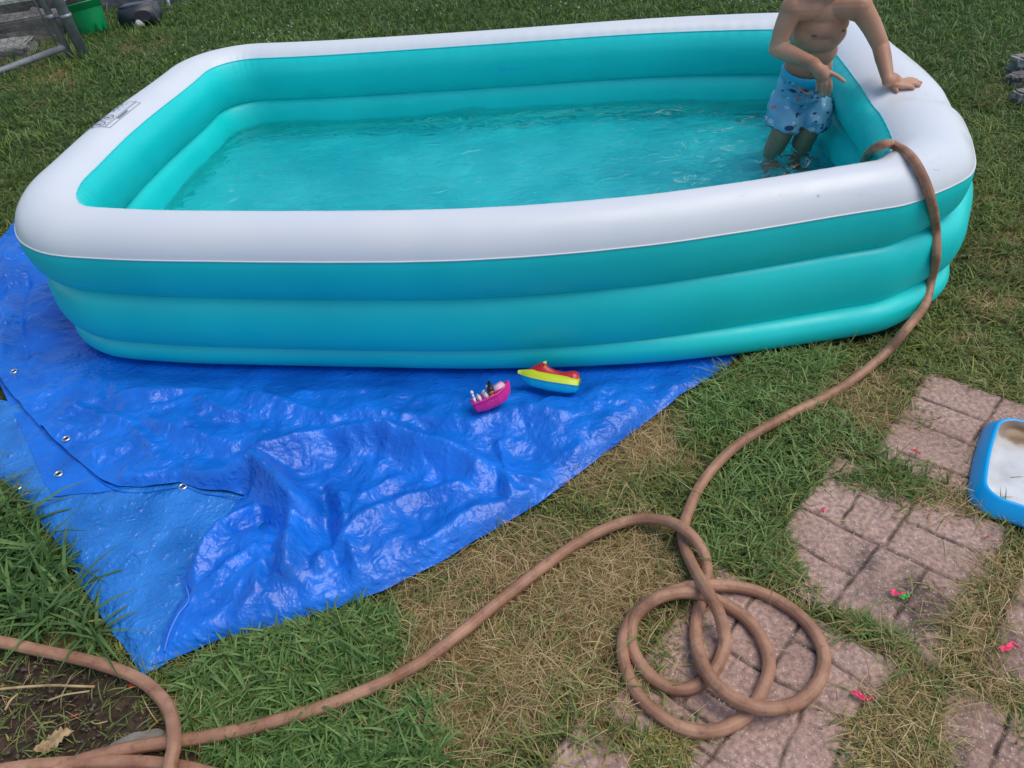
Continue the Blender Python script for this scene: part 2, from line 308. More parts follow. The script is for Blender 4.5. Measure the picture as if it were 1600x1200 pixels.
# ---------------------------------------------------------------- ground
TARP = [(25, 352), (0, 375), (-70, 425), (-170, 520), (-200, 620), (-90, 690), (0, 745), (50, 800), (100, 862), (150, 950), (200, 1020), (225, 1055), (245, 1046), (262, 1035), (330, 1008), (420, 985), (500, 962), (600, 925), (690, 880), (760, 838), (840, 790), (920, 730), (1000, 670), (1070, 615), (1140, 572)]
TARPW = [tuple(G(*p))[:2] for p in TARP]+[(1.0, 2.15), (1.1, 2.7), (.3, 3.1), (-1.0, 3.1), (-1.7, 2.9)]
SO = np.array(G(1379, 858))[:2]; SA = np.array([.7203, -.6937]); SB = np.array([.6937, .7203])
def slab_w(a, b): return (SO[0]+a*SA[0]+b*SB[0], SO[1]+a*SA[1]+b*SB[1])
SLABS = [  # a0,a1,b0,b1, rot, label, seed
    (-.205, .205, -.235, .225, 0, 'patio stone with green and pink balloon scraps near its dark stained corner', 1),
    (-.275, .175, -.705, -.262, 0, 'patio stone lying under the loops of coiled brown hose', 2),
    (-.135, .290, .262, .690, 0, 'patio stone partly covered by the blue and white tray', 3),
    (.250, .690, -.190, .235, 0, 'patio stone at the right edge below the tray, cut off by the frame', 4),
    (.215, .650, -.655, -.225, 0, 'patio stone in the bottom right corner behind the straw coloured tuft', 5),
    (-.300, .150, -1.17, -.735, 0, 'patio stone at the bottom edge, left of the yellowing grass tuft', 6),
    (-.79, -.325, -.95, -.50, 0, 'buried patio stone showing only its edge below the hose loops', 7),
]
def slab_mask(X, Yc, grow=0.0):
    a = (X-SO[0])*SA[0]+(Yc-SO[1])*SA[1]; b = (X-SO[0])*SB[0]+(Yc-SO[1])*SB[1]; mk = np.zeros(np.shape(X), bool)
    for a0, a1, b0, b1, *_q in SLABS[:6]: mk |= (a > a0-grow) & (a < a1+grow) & (b > b0-grow) & (b < b1+grow)
    return mk
DIRT = [(-200, 985), (0, 1012), (120, 1030), (215, 1062), (262, 1110), (290, 1160), (320, 1230), (300, 1320), (-200, 1320)]
DIRTW = [tuple(G(*p))[:2] for p in DIRT]
DRY = [(1010, 690, 75, 60, 1), (930, 745, 90, 45, .9), (860, 900, 190, 90, .95), (800, 1080, 210, 130, .9), (700, 980, 110, 60, .8), (1000, 880, 90, 80, .9), (950, 1050, 90, 100, .85),
       (1480, 1000, 110, 130, .85), (1400, 1130, 120, 90, .75), (1570, 1060, 90, 60, .8), (1440, 640, 220, 55, .45), (1570, 400, 60, 90, .55), (1240, 915, 60, 30, .9), (60, 95, 90, 60, .9),
       (540, 1010, 80, 50, .5), (1500, 800, 90, 40, .95), (330, 1100, 60, 60, .5), (1560, 900, 60, 90, .7), (650, 1150, 120, 60, .6), (230, 60, 60, 40, .5), (1560, 150, 30, 25, 1), (1340, 715, 60, 20, .4)]
def dryness(X, Yc):
    px, py = P2(X, Yc); d = np.zeros(np.shape(X))
    for cx, cy, rx, ry, s_ in DRY:
        q = np.hypot((px-cx)/rx, (py-cy)/ry); d = np.maximum(d, s_*np.clip(1.5-q, 0, 1))
    far = np.clip((np.hypot(X, Yc)-2.4)/2, 0, 1)
    return np.clip(d*.92+.34*vnoise(X, Yc, .08, 31)+.24*vnoise(X, Yc, .3, 32)-.04-.26*far, 0, 1)
def gz(X, Yc):
    z = .010*vnoise(X, Yc, .5, 41)+.006*vnoise(X, Yc, .12, 42)-.008
    inp = inpoly(X, Yc, PLAN_OUT) | inpoly(X, Yc, TARPW) | slab_mask(X, Yc, .03)
    z = np.where(inp, np.minimum(z, -.012), z)
    z = np.where(slab_mask(X, Yc, .03) & ~slab_mask(X, Yc, -.01), .000, z)
    return np.where(inpoly(X, Yc, DIRTW), z+.006*ridged(X, Yc, .06, 43), z)
def axis(lo, hi, f0, f1, st):
    a = list(np.arange(f0, f1, st)); g = st; v = f0; pre = []
    while v > lo: g *= 1.35; v -= g; pre.append(v)
    g = st; v = a[-1]
    while v < hi: g *= 1.35; v += g; a.append(v)
    return np.array(pre[::-1]+a)
gx = axis(-70, 70, -5.2, 4.6, .035); gy = axis(-40, 90, .2, 9.2, .035)
GX, GY = np.meshgrid(gx, gy, indexing='ij'); GZ = gz(GX, GY); nx_, ny_ = GX.shape
V = np.stack([GX, GY, GZ], -1).reshape(-1, 3)
idx = np.arange(nx_*ny_).reshape(nx_, ny_)
F = np.stack([idx[:-1, :-1], idx[1:, :-1], idx[1:, 1:], idx[:-1, 1:]], -1).reshape(-1, 4)
def fastmesh(name, V, F, mats, parent=None, smooth=True, col=None, attr='tone'):
    me = bpy.data.meshes.new(name); me.vertices.add(len(V)); me.vertices.foreach_set('co', np.asarray(V, np.float32).ravel())
    loops = np.concatenate([np.asarray(f).ravel() for f in F]) if isinstance(F, list) else F.ravel()
    sizes = np.concatenate([np.full(len(f), f.shape[1]) for f in F]) if isinstance(F, list) else np.full(len(F), F.shape[1])
    me.loops.add(len(loops)); me.loops.foreach_set('vertex_index', loops.astype(np.int32))
    me.polygons.add(len(sizes)); me.polygons.foreach_set('loop_start', np.r_[0, np.cumsum(sizes)[:-1]].astype(np.int32))
    me.update(calc_edges=True); me.validate()
    if col is not None:
        a = me.color_attributes.new(attr, 'FLOAT_COLOR', 'POINT'); a.data.foreach_set('color', np.column_stack([col, np.ones(len(col))]).astype(np.float32).ravel())
    return link(name, me, mats, parent, smooth)
def mixc(a, b, t): return np.asarray(a)*(1-t[..., None])+np.asarray(b)*t[..., None]
dn = dryness(GX, GY); gc = mixc((.036, .048, .016), (.25, .165, .08), np.clip(dn*1.1, 0, 1))
fg = np.clip((np.hypot(GX, GY)-4)/4, 0, 1)*.85; gc = mixc(gc, (.050, .082, .022), fg)*(1+.25*vnoise(GX, GY, .6, 47)*fg)[..., None]; dm = inpoly(GX, GY, DIRTW); gc = np.where(dm[..., None], mixc((.035, .022, .014), (.075, .05, .035), .5+.5*vnoise(GX, GY, .08, 44)), gc)
M_GROUND = attr_mat('soil_and_thatch', 'tone', .9, .2, fine=(60, .45, 1.7))
g = fastmesh('ground', V, F, M_GROUND, col=gc.reshape(-1, 3)); tag(g, kind='structure')
# ---------------------------------------------------------------- patio stones
M_PAV = attr_mat('speckled_concrete', 'tone', .85, .25)
def pav_nodes(mm):
    nt = mm.node_tree; a = [n for n in nt.nodes if n.type == 'ATTRIBUTE'][0]; tc = N(mm, 'ShaderNodeTexCoord')
    cur = a.outputs['Color']
    for sc_, th, colr, f in ((330, .30, (.66, .55, .47, 1), .5), (130, .22, (.70, .61, .53, 1), .6), (420, .28, (.10, .07, .06, 1), .6)):
        v = N(mm, 'ShaderNodeTexVoronoi', i_Scale=sc_); L(mm, tc.outputs['Object'], v.inputs['Vector'])
        sx = N(mm, 'ShaderNodeSeparateColor'); L(mm, v.outputs['Color'], sx.inputs[0])
        lt = N(mm, 'ShaderNodeMath', operation='LESS_THAN'); L(mm, v.outputs['Distance'], lt.inputs[0]); lt.inputs[1].default_value = th
        gt = N(mm, 'ShaderNodeMath', operation='GREATER_THAN'); L(mm, sx.outputs[0], gt.inputs[0]); gt.inputs[1].default_value = .66
        mu = N(mm, 'ShaderNodeMath', operation='MULTIPLY'); L(mm, lt.outputs[0], mu.inputs[0]); L(mm, gt.outputs[0], mu.inputs[1])
        mu2 = N(mm, 'ShaderNodeMath', operation='MULTIPLY'); L(mm, mu.outputs[0], mu2.inputs[0]); mu2.inputs[1].default_value = f
        mx = N(mm, 'ShaderNodeMix', data_type='RGBA'); L(mm, mu2.outputs[0], mx.inputs['Factor']); L(mm, cur, mx.inputs['A']); mx.inputs['B'].default_value = colr; cur = mx.outputs['Result']
    n = N(mm, 'ShaderNodeTexNoise', i_Scale=90, i_Detail=8); L(mm, tc.outputs['Object'], n.inputs['Vector'])
    mr = N(mm, 'ShaderNodeMapRange', i_From_Min=.3, i_From_Max=.7, i_To_Min=.62, i_To_Max=1.35); L(mm, n.outputs['Fac'], mr.inputs[0])
    vm = N(mm, 'ShaderNodeVectorMath', operation='SCALE'); L(mm, cur, vm.inputs[0]); L(mm, mr.outputs[0], vm.inputs['Scale'])
    L(mm, vm.outputs[0], pb(mm).inputs['Base Color'])
    bu = N(mm, 'ShaderNodeBump', i_Strength=.7, i_Distance=.004); L(mm, n.outputs['Fac'], bu.inputs['Height']); L(mm, bu.outputs[0], pb(mm).inputs['Normal'])
pav_nodes(M_PAV)
GROOVES = {1: [((-.205, 0), (.205, 0)), ((.008, .104), (.205, .107)), ((-.205, -.108), (-.023, -.116)), ((-.103, 0), (-.100, .225)), ((.0, 0), (.013, .225)), ((-.012, 0), (-.027, -.235)), ((.094, 0), (.081, -.235))],
           2: [((-.06, -.340), (.175, -.345)), ((-.16, -.446), (.11, -.440)), ((-.14, -.545), (-.062, -.545)), ((-.058, -.262), (-.060, -.446)), ((.022, -.446), (.036, -.60)), ((-.06, -.545), (-.068, -.705)), ((-.121, -.650), (.175, -.655)), ((-.165, -.262), (-.160, -.60)), ((.105, -.345), (.11, -.655)), ((-.275, -.60), (-.06, -.60))],
           3: [((-.135, .455), (.29, .44)), ((-.08, .32), (.29, .335)), ((.048, .44), (.064, .69)), ((.04, .262), (.04, .335)), ((.17, .335), (.17, .445)), ((-.135, .56), (.05, .56))]}
def weave(a0, b0, seed):
    q = random.Random(seed); o = []; c = .213
    for i in range(2):
        for j in range(2):
            x, y_ = a0+i*c, b0+j*c
            if (i+j+seed) % 2: o.append(((x, y_+c/2), (x+c, y_+c/2)))
            else: o.append(((x+c/2, y_), (x+c/2, y_+c)))
    o += [((a0+c, b0), (a0+c, b0+2*c)), ((a0, b0+c), (a0+2*c, b0+c))]; return o
def patio(a0, a1, b0, b1, _r, label, seed):
    st = .0034; A = np.linspace(a0, a1, int((a1-a0)/st)); B = np.linspace(b0, b1, int((b1-b0)/st)); AA, BB = np.meshgrid(A, B, indexing='ij')
    WX, WY = slab_w(AA, BB); jx = .0025*vnoise(AA, BB, .03, 50+seed); jy = .0025*vnoise(AA, BB, .03, 60+seed)
    gd = np.full(AA.shape, 1.)
    for p, q in GROOVES.get(seed) or weave(a0, b0, seed): gd = np.minimum(gd, segdist(AA+jx, BB+jy, [p, q]))
    er = np.minimum(np.minimum(AA-a0, a1-AA), np.minimum(BB-b0, b1-BB))+.004*vnoise(AA, BB, .04, 70+seed)
    gr = np.exp(-(gd/.0036)**2); rub = vnoise(AA, BB, .02, 80+seed)
    z = .010+.0009*rub+.0016*vnoise(AA, BB, .12, 90+seed)-.0062*gr-.009*np.exp(-np.clip(er, 0, 1)/.0045)
    t = .5+.5*vnoise(AA, BB, .13, 95+seed)
    c = mixc((.33, .205, .162), (.46, .30, .245), t)
    px, py = P2(WX, WY); stn = np.zeros(AA.shape)
    for cx, cy, rx, ry, s_ in ((1445, 975, 55, 55, .85), (1352, 885, 26, 30, .75), (1425, 925, 24, 40, .8), (1300, 950, 30, 40, .4), (1390, 935, 60, 30, .45), (1570, 1010, 45, 20, .8), (1570, 1050, 50, 40, .5), (1500, 1175, 12, 40, .7), (1330, 900, 15, 60, .4), (1580, 840, 40, 30, .4)):
        stn = np.maximum(stn, s_*np.clip(1.35-np.hypot((px-cx)/rx, (py-cy)/ry)+.35*vnoise(AA, BB, .012, 97)+.25*vnoise(AA, BB, .035, 98), 0, 1))
    c = mixc(c, (.055, .045, .04), np.clip(stn*.85, 0, 1)); c = mixc(c, (.045, .035, .028), np.clip(gr*1.1*(.75+.5*vnoise(AA, BB, .03, 99)), 0, .9))
    c = mixc(c, (.05, .045, .03), np.clip(np.exp(-np.clip(er, 0, 1)/.006), 0, .7))
    n1, n2 = AA.shape; V = np.stack([WX, WY, z], -1).reshape(-1, 3); idx = np.arange(n1*n2).reshape(n1, n2)
    F = np.stack([idx[:-1, :-1], idx[1:, :-1], idx[1:, 1:], idx[:-1, 1:]], -1).reshape(-1, 4)
    # skirt gives the slab its thickness
    ring = np.concatenate([idx[:, 0], idx[-1, 1:], idx[::-1, -1][1:], idx[0, ::-1][1:-1]]); W = V[ring].copy(); W[:, 2] = -.035
    base = len(V); V = np.vstack([V, W]); k = len(ring); i = np.arange(k); j = (i+1) % k
    F = np.vstack([F, np.stack([ring[i], base+i, base+j, ring[j]], -1)])
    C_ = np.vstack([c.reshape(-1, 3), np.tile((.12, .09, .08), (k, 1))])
    o = fastmesh('patio_stone', V, F, M_PAV, col=C_); tag(o, label, 'patio stone', 'brick patterned patio stones')
for sdef in SLABS[:6]: patio(*sdef)

# ---------------------------------------------------------------- blue tarp
def tarp_mat(name, c1, c2, rough, bk=1.5):
    mm = mat(name, c1, rough, .6); noise_col(mm, c1, c2, 7, 6, .35, .65)
    tc = N(mm, 'ShaderNodeTexCoord'); nn = N(mm, 'ShaderNodeTexNoise', i_Scale=14, i_Detail=4); L(mm, tc.outputs['Object'], nn.inputs['Vector'])
    ad = N(mm, 'ShaderNodeMix', data_type='VECTOR'); ad.inputs['Factor'].default_value = .035; L(mm, tc.outputs['Object'], ad.inputs['A']); L(mm, nn.outputs['Color'], ad.inputs['B'])
    prev = None
    for kind_, s_, st, ds in (('R', 11, .35, .008), ('R', 26, .5, .0045), ('R', 48, .6, .0035), ('V', 120, .35, .0015)):
        if kind_ == 'V': v = N(mm, 'ShaderNodeTexVoronoi', i_Scale=s_, feature='F1'); o_ = v.outputs['Distance']
        else: v = N(mm, 'ShaderNodeTexNoise', i_Scale=s_, i_Detail=3, noise_type='RIDGED_MULTIFRACTAL'); o_ = v.outputs[0]
        L(mm, ad.outputs[1], v.inputs['Vector'])
        bu = N(mm, 'ShaderNodeBump', i_Strength=min(1, st*bk), i_Distance=ds*bk**.5); L(mm, o_, bu.inputs['Height'])
        if prev: L(mm, prev.outputs[0], bu.inputs['Normal'])
        prev = bu
    L(mm, prev.outputs[0], pb(mm).inputs['Normal']); return mm
M_TARP = tarp_mat('blue_tarp_plastic', (.002, .115, .54), (.006, .175, .74), .37)
M_TARP2 = tarp_mat('dusty_tarp_plastic', (.006, .135, .48), (.030, .225, .68), .36, 2.4)
M_HEM = mat('tarp_hem_cord', (.06, .22, .72), .4)
M_METAL = mat('grommet_metal', (.75, .74, .70), .3, .5, Metallic=1.0)
M_HOLE = mat('grommet_hole', (.01, .02, .04), .9)
tarp = empty('tarp', G(520, 760).to_tuple(), 'crumpled bright blue plastic tarp spread under and in front of the pool', 'tarp')
def W2(pts): return [tuple(G(*p))[:2] for p in pts]
HEM = [(-60, 548), (0, 592), (35, 637), (77, 683), (115, 718), (150, 748), (168, 761), (190, 770), (227, 771), (285, 763), (318, 774), (384, 781)]
REDGE = [(384, 781), (359, 811), (333, 840), (318, 862), (300, 899), (289, 913), (293, 939), (278, 961), (263, 990), (254, 1022), (238, 1044)]
RIDGES = [  # polyline in photo pixels on the ground, height, width
    ([(300, 738), (345, 730), (385, 714), (392, 706)], .075, .042), ([(392, 706), (430, 742), (456, 778)], .085, .040), ([(456, 778), (454, 830), (448, 885)], .055, .034),
    ([(190, 742), (250, 744), (300, 738)], .062, .034), ([(400, 698), (500, 668), (600, 662), (700, 692), (745, 712)], .060, .045), ([(500, 880), (560, 820), (640, 772), (720, 756)], .030, .030),
    ([(505, 770), (512, 830), (530, 890)], -.022, .018), ([(535, 780), (545, 850), (560, 890)], .022, .02), ([(780, 690), (792, 740), (850, 752)], .022, .018), ([(745, 712), (790, 740), (800, 770)], .026, .02),
    ([(196, 613), (297, 607), (367, 606), (437, 628), (520, 650)], .026, .035), ([(10, 400), (14, 470), (5, 560)], .02, .02), ([(45, 430), (35, 500), (40, 560)], -.015, .02), ([(560, 640), (700, 655), (850, 640), (960, 600)], .018, .04),
    ([(300, 870), (345, 815), (385, 790)], .038, .026), ([(340, 900), (400, 860), (450, 900)], .02, .02), ([(330, 990), (480, 945), (640, 895), (760, 825), (900, 735), (1060, 610)], .014, .014),
    ([(620, 740), (560, 790), (545, 850)], .02, .022), ([(420, 840), (400, 930), (360, 980)], .016, .018), ([(660, 860), (740, 800), (830, 770)], .014, .02), ([(240, 660), (330, 690), (400, 698)], .015, .03),
    ([(380, 830), (400, 815), (440, 835)], -.03, .03), ([(120, 640), (200, 660), (240, 700)], .014, .02), ([(420, 640), (480, 610), (600, 600)], .014, .03)]
RIDW = [([tuple(G(*q, max(h, 0)+.02))[:2] for q in p], h, s_) for p, h, s_ in RIDGES]
OUTW = W2([p for p in TARP])
U_OUT = [(262, 1035), (330, 1008), (420, 985), (500, 962), (600, 925), (690, 880), (760, 838), (840, 790), (920, 730), (1000, 670), (1070, 615), (1140, 572)]
U_POLY = W2(HEM[:-1]+REDGE+U_OUT)+[(1.0, 2.15), (1.1, 2.7), (.3, 3.1), (-1.0, 3.1), (-1.7, 2.9)]+W2([(25, 352), (0, 375), (-70, 425), (-110, 480)])
def dens(poly, step=.015):      # subdivide outline
    o = []
    for i, a in enumerate(poly):
        b = poly[(i+1) % len(poly)]; n = max(1, int(math.hypot(b[0]-a[0], b[1]-a[1])/step))
        for k in range(n):
            o.append((a[0]+(b[0]-a[0])*k/n, a[1]+(b[1]-a[1])*k/n))
    return o
def wob(poly, amp=.003):
    P = np.array(poly); return [(float(x_+amp*vnoise(x_, y_, .05, 61)), float(y_+amp*vnoise(x_, y_, .05, 62))) for x_, y_ in P]
HEMW = W2(HEM); REDW = W2(REDGE)
def facet(step, amp, seed):     # creased sheet: flat facets between random folds
    q = np.random.default_rng(seed); xs = np.arange(-2.1, 1.3, step); ys = np.arange(.7, 3.4, step); X, YY = np.meshgrid(xs, ys)
    P = np.column_stack([(X+q.uniform(-.45, .45, X.shape)*step).ravel(), (YY+q.uniform(-.45, .45, X.shape)*step).ravel()])
    v, e_, f, *_r = delaunay_2d_cdt([Vector((float(a), float(b))) for a, b in P], [], [], 0, 1e-6)
    z = q.uniform(-amp, amp, len(v)); return BVHTree.FromPolygons([(p.x, p.y, float(k)) for p, k in zip(v, z)], [tuple(t) for t in f])
FAC = [(facet(.13, .019, 1), 1.0, 0, 1), (facet(.06, .0085, 2), 1.0, 0, 1), (facet(.030, .0042, 3), 1.0, 0, 1), (facet(.019, .0019, 5), 1.0, 0, 1), (facet(.07, .0075, 6), 1.0, 40, 4.5), (facet(.05, .0045, 7), 1.0, -25, 4.)]

def facets(X, Yc, k):
    X = X+.006*vnoise(X, Yc, .06, 65); Yc = Yc+.006*vnoise(X, Yc, .06, 66); z = np.zeros(X.shape)
    for T_, w2, an, sx in FAC:
        ca, sa = math.cos(R(an)), math.sin(R(an)); U_ = ((X*ca+Yc*sa)/sx) if sx > 1 else X; W_ = (-X*sa+Yc*ca) if sx > 1 else Yc
        if sx > 1: U_ = U_-.4; W_ = np.abs((W_+3) % 4.4-2.2)+.8      # stay inside the fold map
        for i, (a, b) in enumerate(zip(U_.tolist(), W_.tolist())):
            h = T_.ray_cast(Vector((a, b, 1)), Vector((0, 0, -1)))
            if h[0]: z[i] += h[0].z*w2
    return z*k
def crumple(X, Yc, k=1): return facets(X, Yc, k)+crumple2(X, Yc, k*.25)
def crumple2(X, Yc, k=1):
    wx = X+.03*vnoise(X, Yc, .09, 71); wy = Yc+.03*vnoise(X, Yc, .09, 72)
    return k*(.010*ridged(wx, wy*1.2, .21, 73)+.0065*ridged(wx+.4*wy, wy-.3*wx, .10, 74)+.004*ridged(wx-.5*wy, wy+.5*wx, .055, 75)+.0022*ridged(wx+wy, wy-wx, .036, 76)+.0012*ridged(wx, wy, .019, 77))
def under(X, Yc): return inpoly(X, Yc, [(a, b) for a, b in zip(x+nx*(b_-.10), y+ny*(b_-.10))])
def u_z(X, Yc):
    z = .036+crumple(X, Yc)
    up_ = np.zeros(np.shape(X)); dn_ = np.zeros(np.shape(X))
    for p, h, s_ in RIDW:
        g_ = h*np.exp(-(segdist(X, Yc, p)/s_)**1.5); up_ = np.maximum(up_, g_); dn_ = np.minimum(dn_, g_)
    z = z+up_+dn_
    dh = segdist(X, Yc, HEMW[4:]); dr = segdist(X, Yc, REDW); do = segdist(X, Yc, OUTW)
    z = .026+(z-.026)*(1-np.exp(-(dh/.022)**1.5))
    z = .020+(z-.020)*(1-.85*np.exp(-(dr/.020)**2)); z = .006+(z-.006)*(1-np.exp(-(do/.022)**1.2))
    dp = segdist(X, Yc, PLAN_OUT, True); ins = inpoly(X, Yc, PLAN_OUT)
    k = np.where(ins, 0, 1-np.exp(-(dp/.10)**2)); return .003+np.maximum(z-.003, .002)*np.maximum(k, .06)
print('tarp mesh')
mu_ = fill(wob(dens(U_POLY)), 0, 'upper_sheet', M_TARP, tarp, .0065, u_z)
L_POLY = W2([(-60, 620), (-90, 690), (0, 745), (50, 800), (100, 862), (150, 950), (200, 1020), (225, 1055), (245, 1046), (262, 1037), (300, 970), (360, 890), (430, 800), (430, 730), (200, 700), (60, 640)])
def l_z(X, Yc):
    do = segdist(X, Yc, OUTW); z = .011+crumple(X, Yc, .38)+.004*np.clip(vnoise(X, Yc, .2, 78), 0, 1)
    return np.maximum(.002+(z+.004)*(1-np.exp(-(do/.02)**1.2)), .002)
lo_ = fill(wob(dens(L_POLY)), 0, 'lower_sheet', M_TARP2, tarp, .0095, l_z); tag(lo_, 'duller dusty blue lower sheet')
M_POLY = W2([(-70, 570), (0, 597), (21, 644), (45, 693), (63, 735), (73, 760), (88, 783), (130, 779), (190, 774), (235, 768), (220, 735), (110, 680), (50, 610), (0, 560)])
fill(dens(M_POLY), 0, 'folded_edge', M_TARP, tarp, .01, lambda X, Yc: .019+crumple(X, Yc, .25))
def bvh(objs):
    V = []; F = []
    for o in objs:
        k = len(V); V += [o.matrix_world @ v.co for v in o.data.vertices]; F += [tuple(k+i for i in p.vertices) for p in o.data.polygons]
    return BVHTree.FromPolygons(V, F)
bpy.context.view_layer.update()
TB = bvh([c for c in tarp.children])
def onT(px, py, off=0.0):
    h = TB.ray_cast(Vector((0, 0, CH)), Vector(ray(px, py)).normalized()); p = h[0] if h[0] else G(px, py, .02); return p+Vector((0, 0, off))
def cord(name, pix, r, mm):
    bm = bmesh.new(); tube(bm, catmull([onT(*p, .002) for p in pix], 6), r, 6); return frombm(name, bm, mm, tarp)
cord('hem', [(2, 593), (36, 636), (78, 682), (116, 717), (151, 747), (169, 760), (191, 769), (228, 770), (286, 762), (318, 772), (380, 779)], .0016, M_TARP)
cord('hem', [(291, 915), (295, 939), (279, 961), (265, 990), (257, 1020)], .0022, M_HEM)
def grommet(px, py):
    p = onT(px, py, .0015); c = bmesh.new(); seg = 24; rr = .0095
    path = [p+Vector((math.cos(t)*rr, math.sin(t)*rr, 0)) for t in np.linspace(0, 2*math.pi, seg+1)]
    tube(c, path, .0030, 8, False); o = frombm('grommet', c, M_METAL, tarp)
    b = bmesh.new(); bmesh.ops.create_circle(b, cap_ends=True, radius=.0075, segments=20, matrix=Matrix.Translation(p+Vector((0, 0, .0006)))); frombm('hole', b, M_HOLE, o)
for q in ((22, 581), (104, 686), (92, 741), (28, 762), (286, 761)): grommet(*q)

# ---------------------------------------------------------------- hose
M_HOSE = mat('rubber_hose', (.40, .21, .145), .5, .4)
crh = noise_col(M_HOSE, (.25, .11, .06), (.46, .245, .15), 16, 10, .30, .70, bump=.35, bscale=140, bdist=.002)
tch = N(M_HOSE, 'ShaderNodeTexCoord'); nh = N(M_HOSE, 'ShaderNodeTexNoise', i_Scale=55, i_Detail=6); L(M_HOSE, tch.outputs['Object'], nh.inputs['Vector'])
mh = N(M_HOSE, 'ShaderNodeMapRange', i_From_Min=.55, i_From_Max=.75, i_To_Min=0, i_To_Max=.55); L(M_HOSE, nh.outputs['Fac'], mh.inputs[0])
mxh = N(M_HOSE, 'ShaderNodeMix', data_type='RGBA'); L(M_HOSE, mh.outputs[0], mxh.inputs['Factor']); L(M_HOSE, crh.outputs[0], mxh.inputs['A']); mxh.inputs['B'].default_value = (.09, .05, .035, 1); L(M_HOSE, mxh.outputs['Result'], pb(M_HOSE).inputs['Base Color'])
HB = bvh([c for c in pool.children if c.type == 'MESH' and c.name.split('.')[0] in ('white_rim', 'air_chamber')])
HR = .0131
def onP(px, py):
    o = Vector((0, 0, CH)); d = Vector(ray(px, py)).normalized(); h = HB.ray_cast(o, d)
    if h[0] is None: h = HB.find_nearest(o+d*2.75)
    n = h[1] if h[1].dot(d) < 0 else -h[1]; return h[0]+n*(HR+.001)
hp = [G(1338, 272, .05), G(1346, 262, .16), G(1352, 249, .33), G(1360, 236, .47), G(1378, 227, .545)]
hp += [onP(*q) for q in ((1399, 232), (1420, 253), (1438, 285), (1449, 318), (1456, 360), (1456, 400), (1450, 440), (1438, 475))]
hp += [G(1418, 512, .10), G(1385, 550, .035), G(1340, 588, .022)]
Z0_ = .021
seq = [(1290, 620, 0), (1220, 655, 0), (1150, 697, .006), (1100, 750, 0), (1075, 800, 0), (1067, 832, .003), (1072, 860, .006), (1087, 893, .02), (1106, 925, .056), (1124, 960, .040), (1132, 1000, .010), (1124, 1034, 0), (1105, 1060, 0), (1075, 1076, 0), (1040, 1072, 0), (1008, 1048, 0),
       (988, 1012, 0), (988, 975, .004), (1005, 950, .018), (1034, 932, .034), (1068, 926, .024), (1103, 931, .012), (1145, 951, 0), (1178, 979, 0), (1197, 1014, 0), (1201, 1046, 0), (1190, 1081, 0), (1170, 1114, 0), (1143, 1133, 0), (1110, 1143, 0), (1072, 1140, 0), (1036, 1122, 0), (1003, 1093, 0),
       (982, 1058, 0), (973, 1021, 0), (978, 985, 0), (997, 955, .0), (1030, 934, .0), (1065, 920, .010), (1098, 915, .026), (1140, 915, .010), (1180, 923, 0), (1222, 942, 0), (1260, 972, 0), (1283, 1008, 0), (1287, 1040, 0), (1274, 1073, 0), (1243, 1099, .006), (1197, 1107, .030), (1152, 1094, .034),
       (1117, 1068, .034), (1096, 1034, .020), (1087, 997, .006), (1090, 958, .001), (1101, 920, -.006), (1104, 885, .004), (1094, 855, .022), (1074, 831, .040), (1047, 816, .028), (1012, 811, .008), (977, 815, .002), (935, 831, 0), (900, 850, 0), (850, 885, .004), (780, 940, 0), (720, 989, .006), (650, 1040, 0), (580, 1075, 0), (500, 1106, 0),
       (400, 1135, 0), (320, 1152, 0), (220, 1166, 0), (150, 1182, 0), (90, 1205, 0), (60, 1250, 0), (100, 1300, 0), (200, 1290, 0), (255, 1230, .012), (268, 1185, .036), (272, 1158, .038), (268, 1120, .016), (250, 1088, .008), (215, 1060, .006), (150, 1036, 0), (60, 1016, 0), (0, 1003, 0), (-80, 990, 0), (-200, 960, 0)]
hp += [G(a, b, Z0_+max(z, -.005)) for a, b, z in seq]
bm = bmesh.new(); hc = catmull(hp, 7); tube(bm, hc, [HR*(1+.035*noise.noise(Vector(v)*9)) for v in hc], 32, True, .05)
HOSE_PATH = np.array([tuple(v) for v in hc])
hose = empty('garden_hose', G(1130, 1100).to_tuple(), 'thick brown rubber garden hose hung over the pool rim and looped on the patio', 'hose')
frombm('hose_tube', bm, M_HOSE, hose)
bm = bmesh.new(); tube(bm, catmull([G(-60, 1215, .03), G(60, 1196, .021), (G(200, 1191, .021)), G(290, 1200, .021), G(380, 1225, .021)], 8), HR, 32, True, .05)
ho2 = frombm('hose', bm, M_HOSE); tag(ho2, 'short length of brown hose along the bottom left edge beneath the crossing', 'hose')
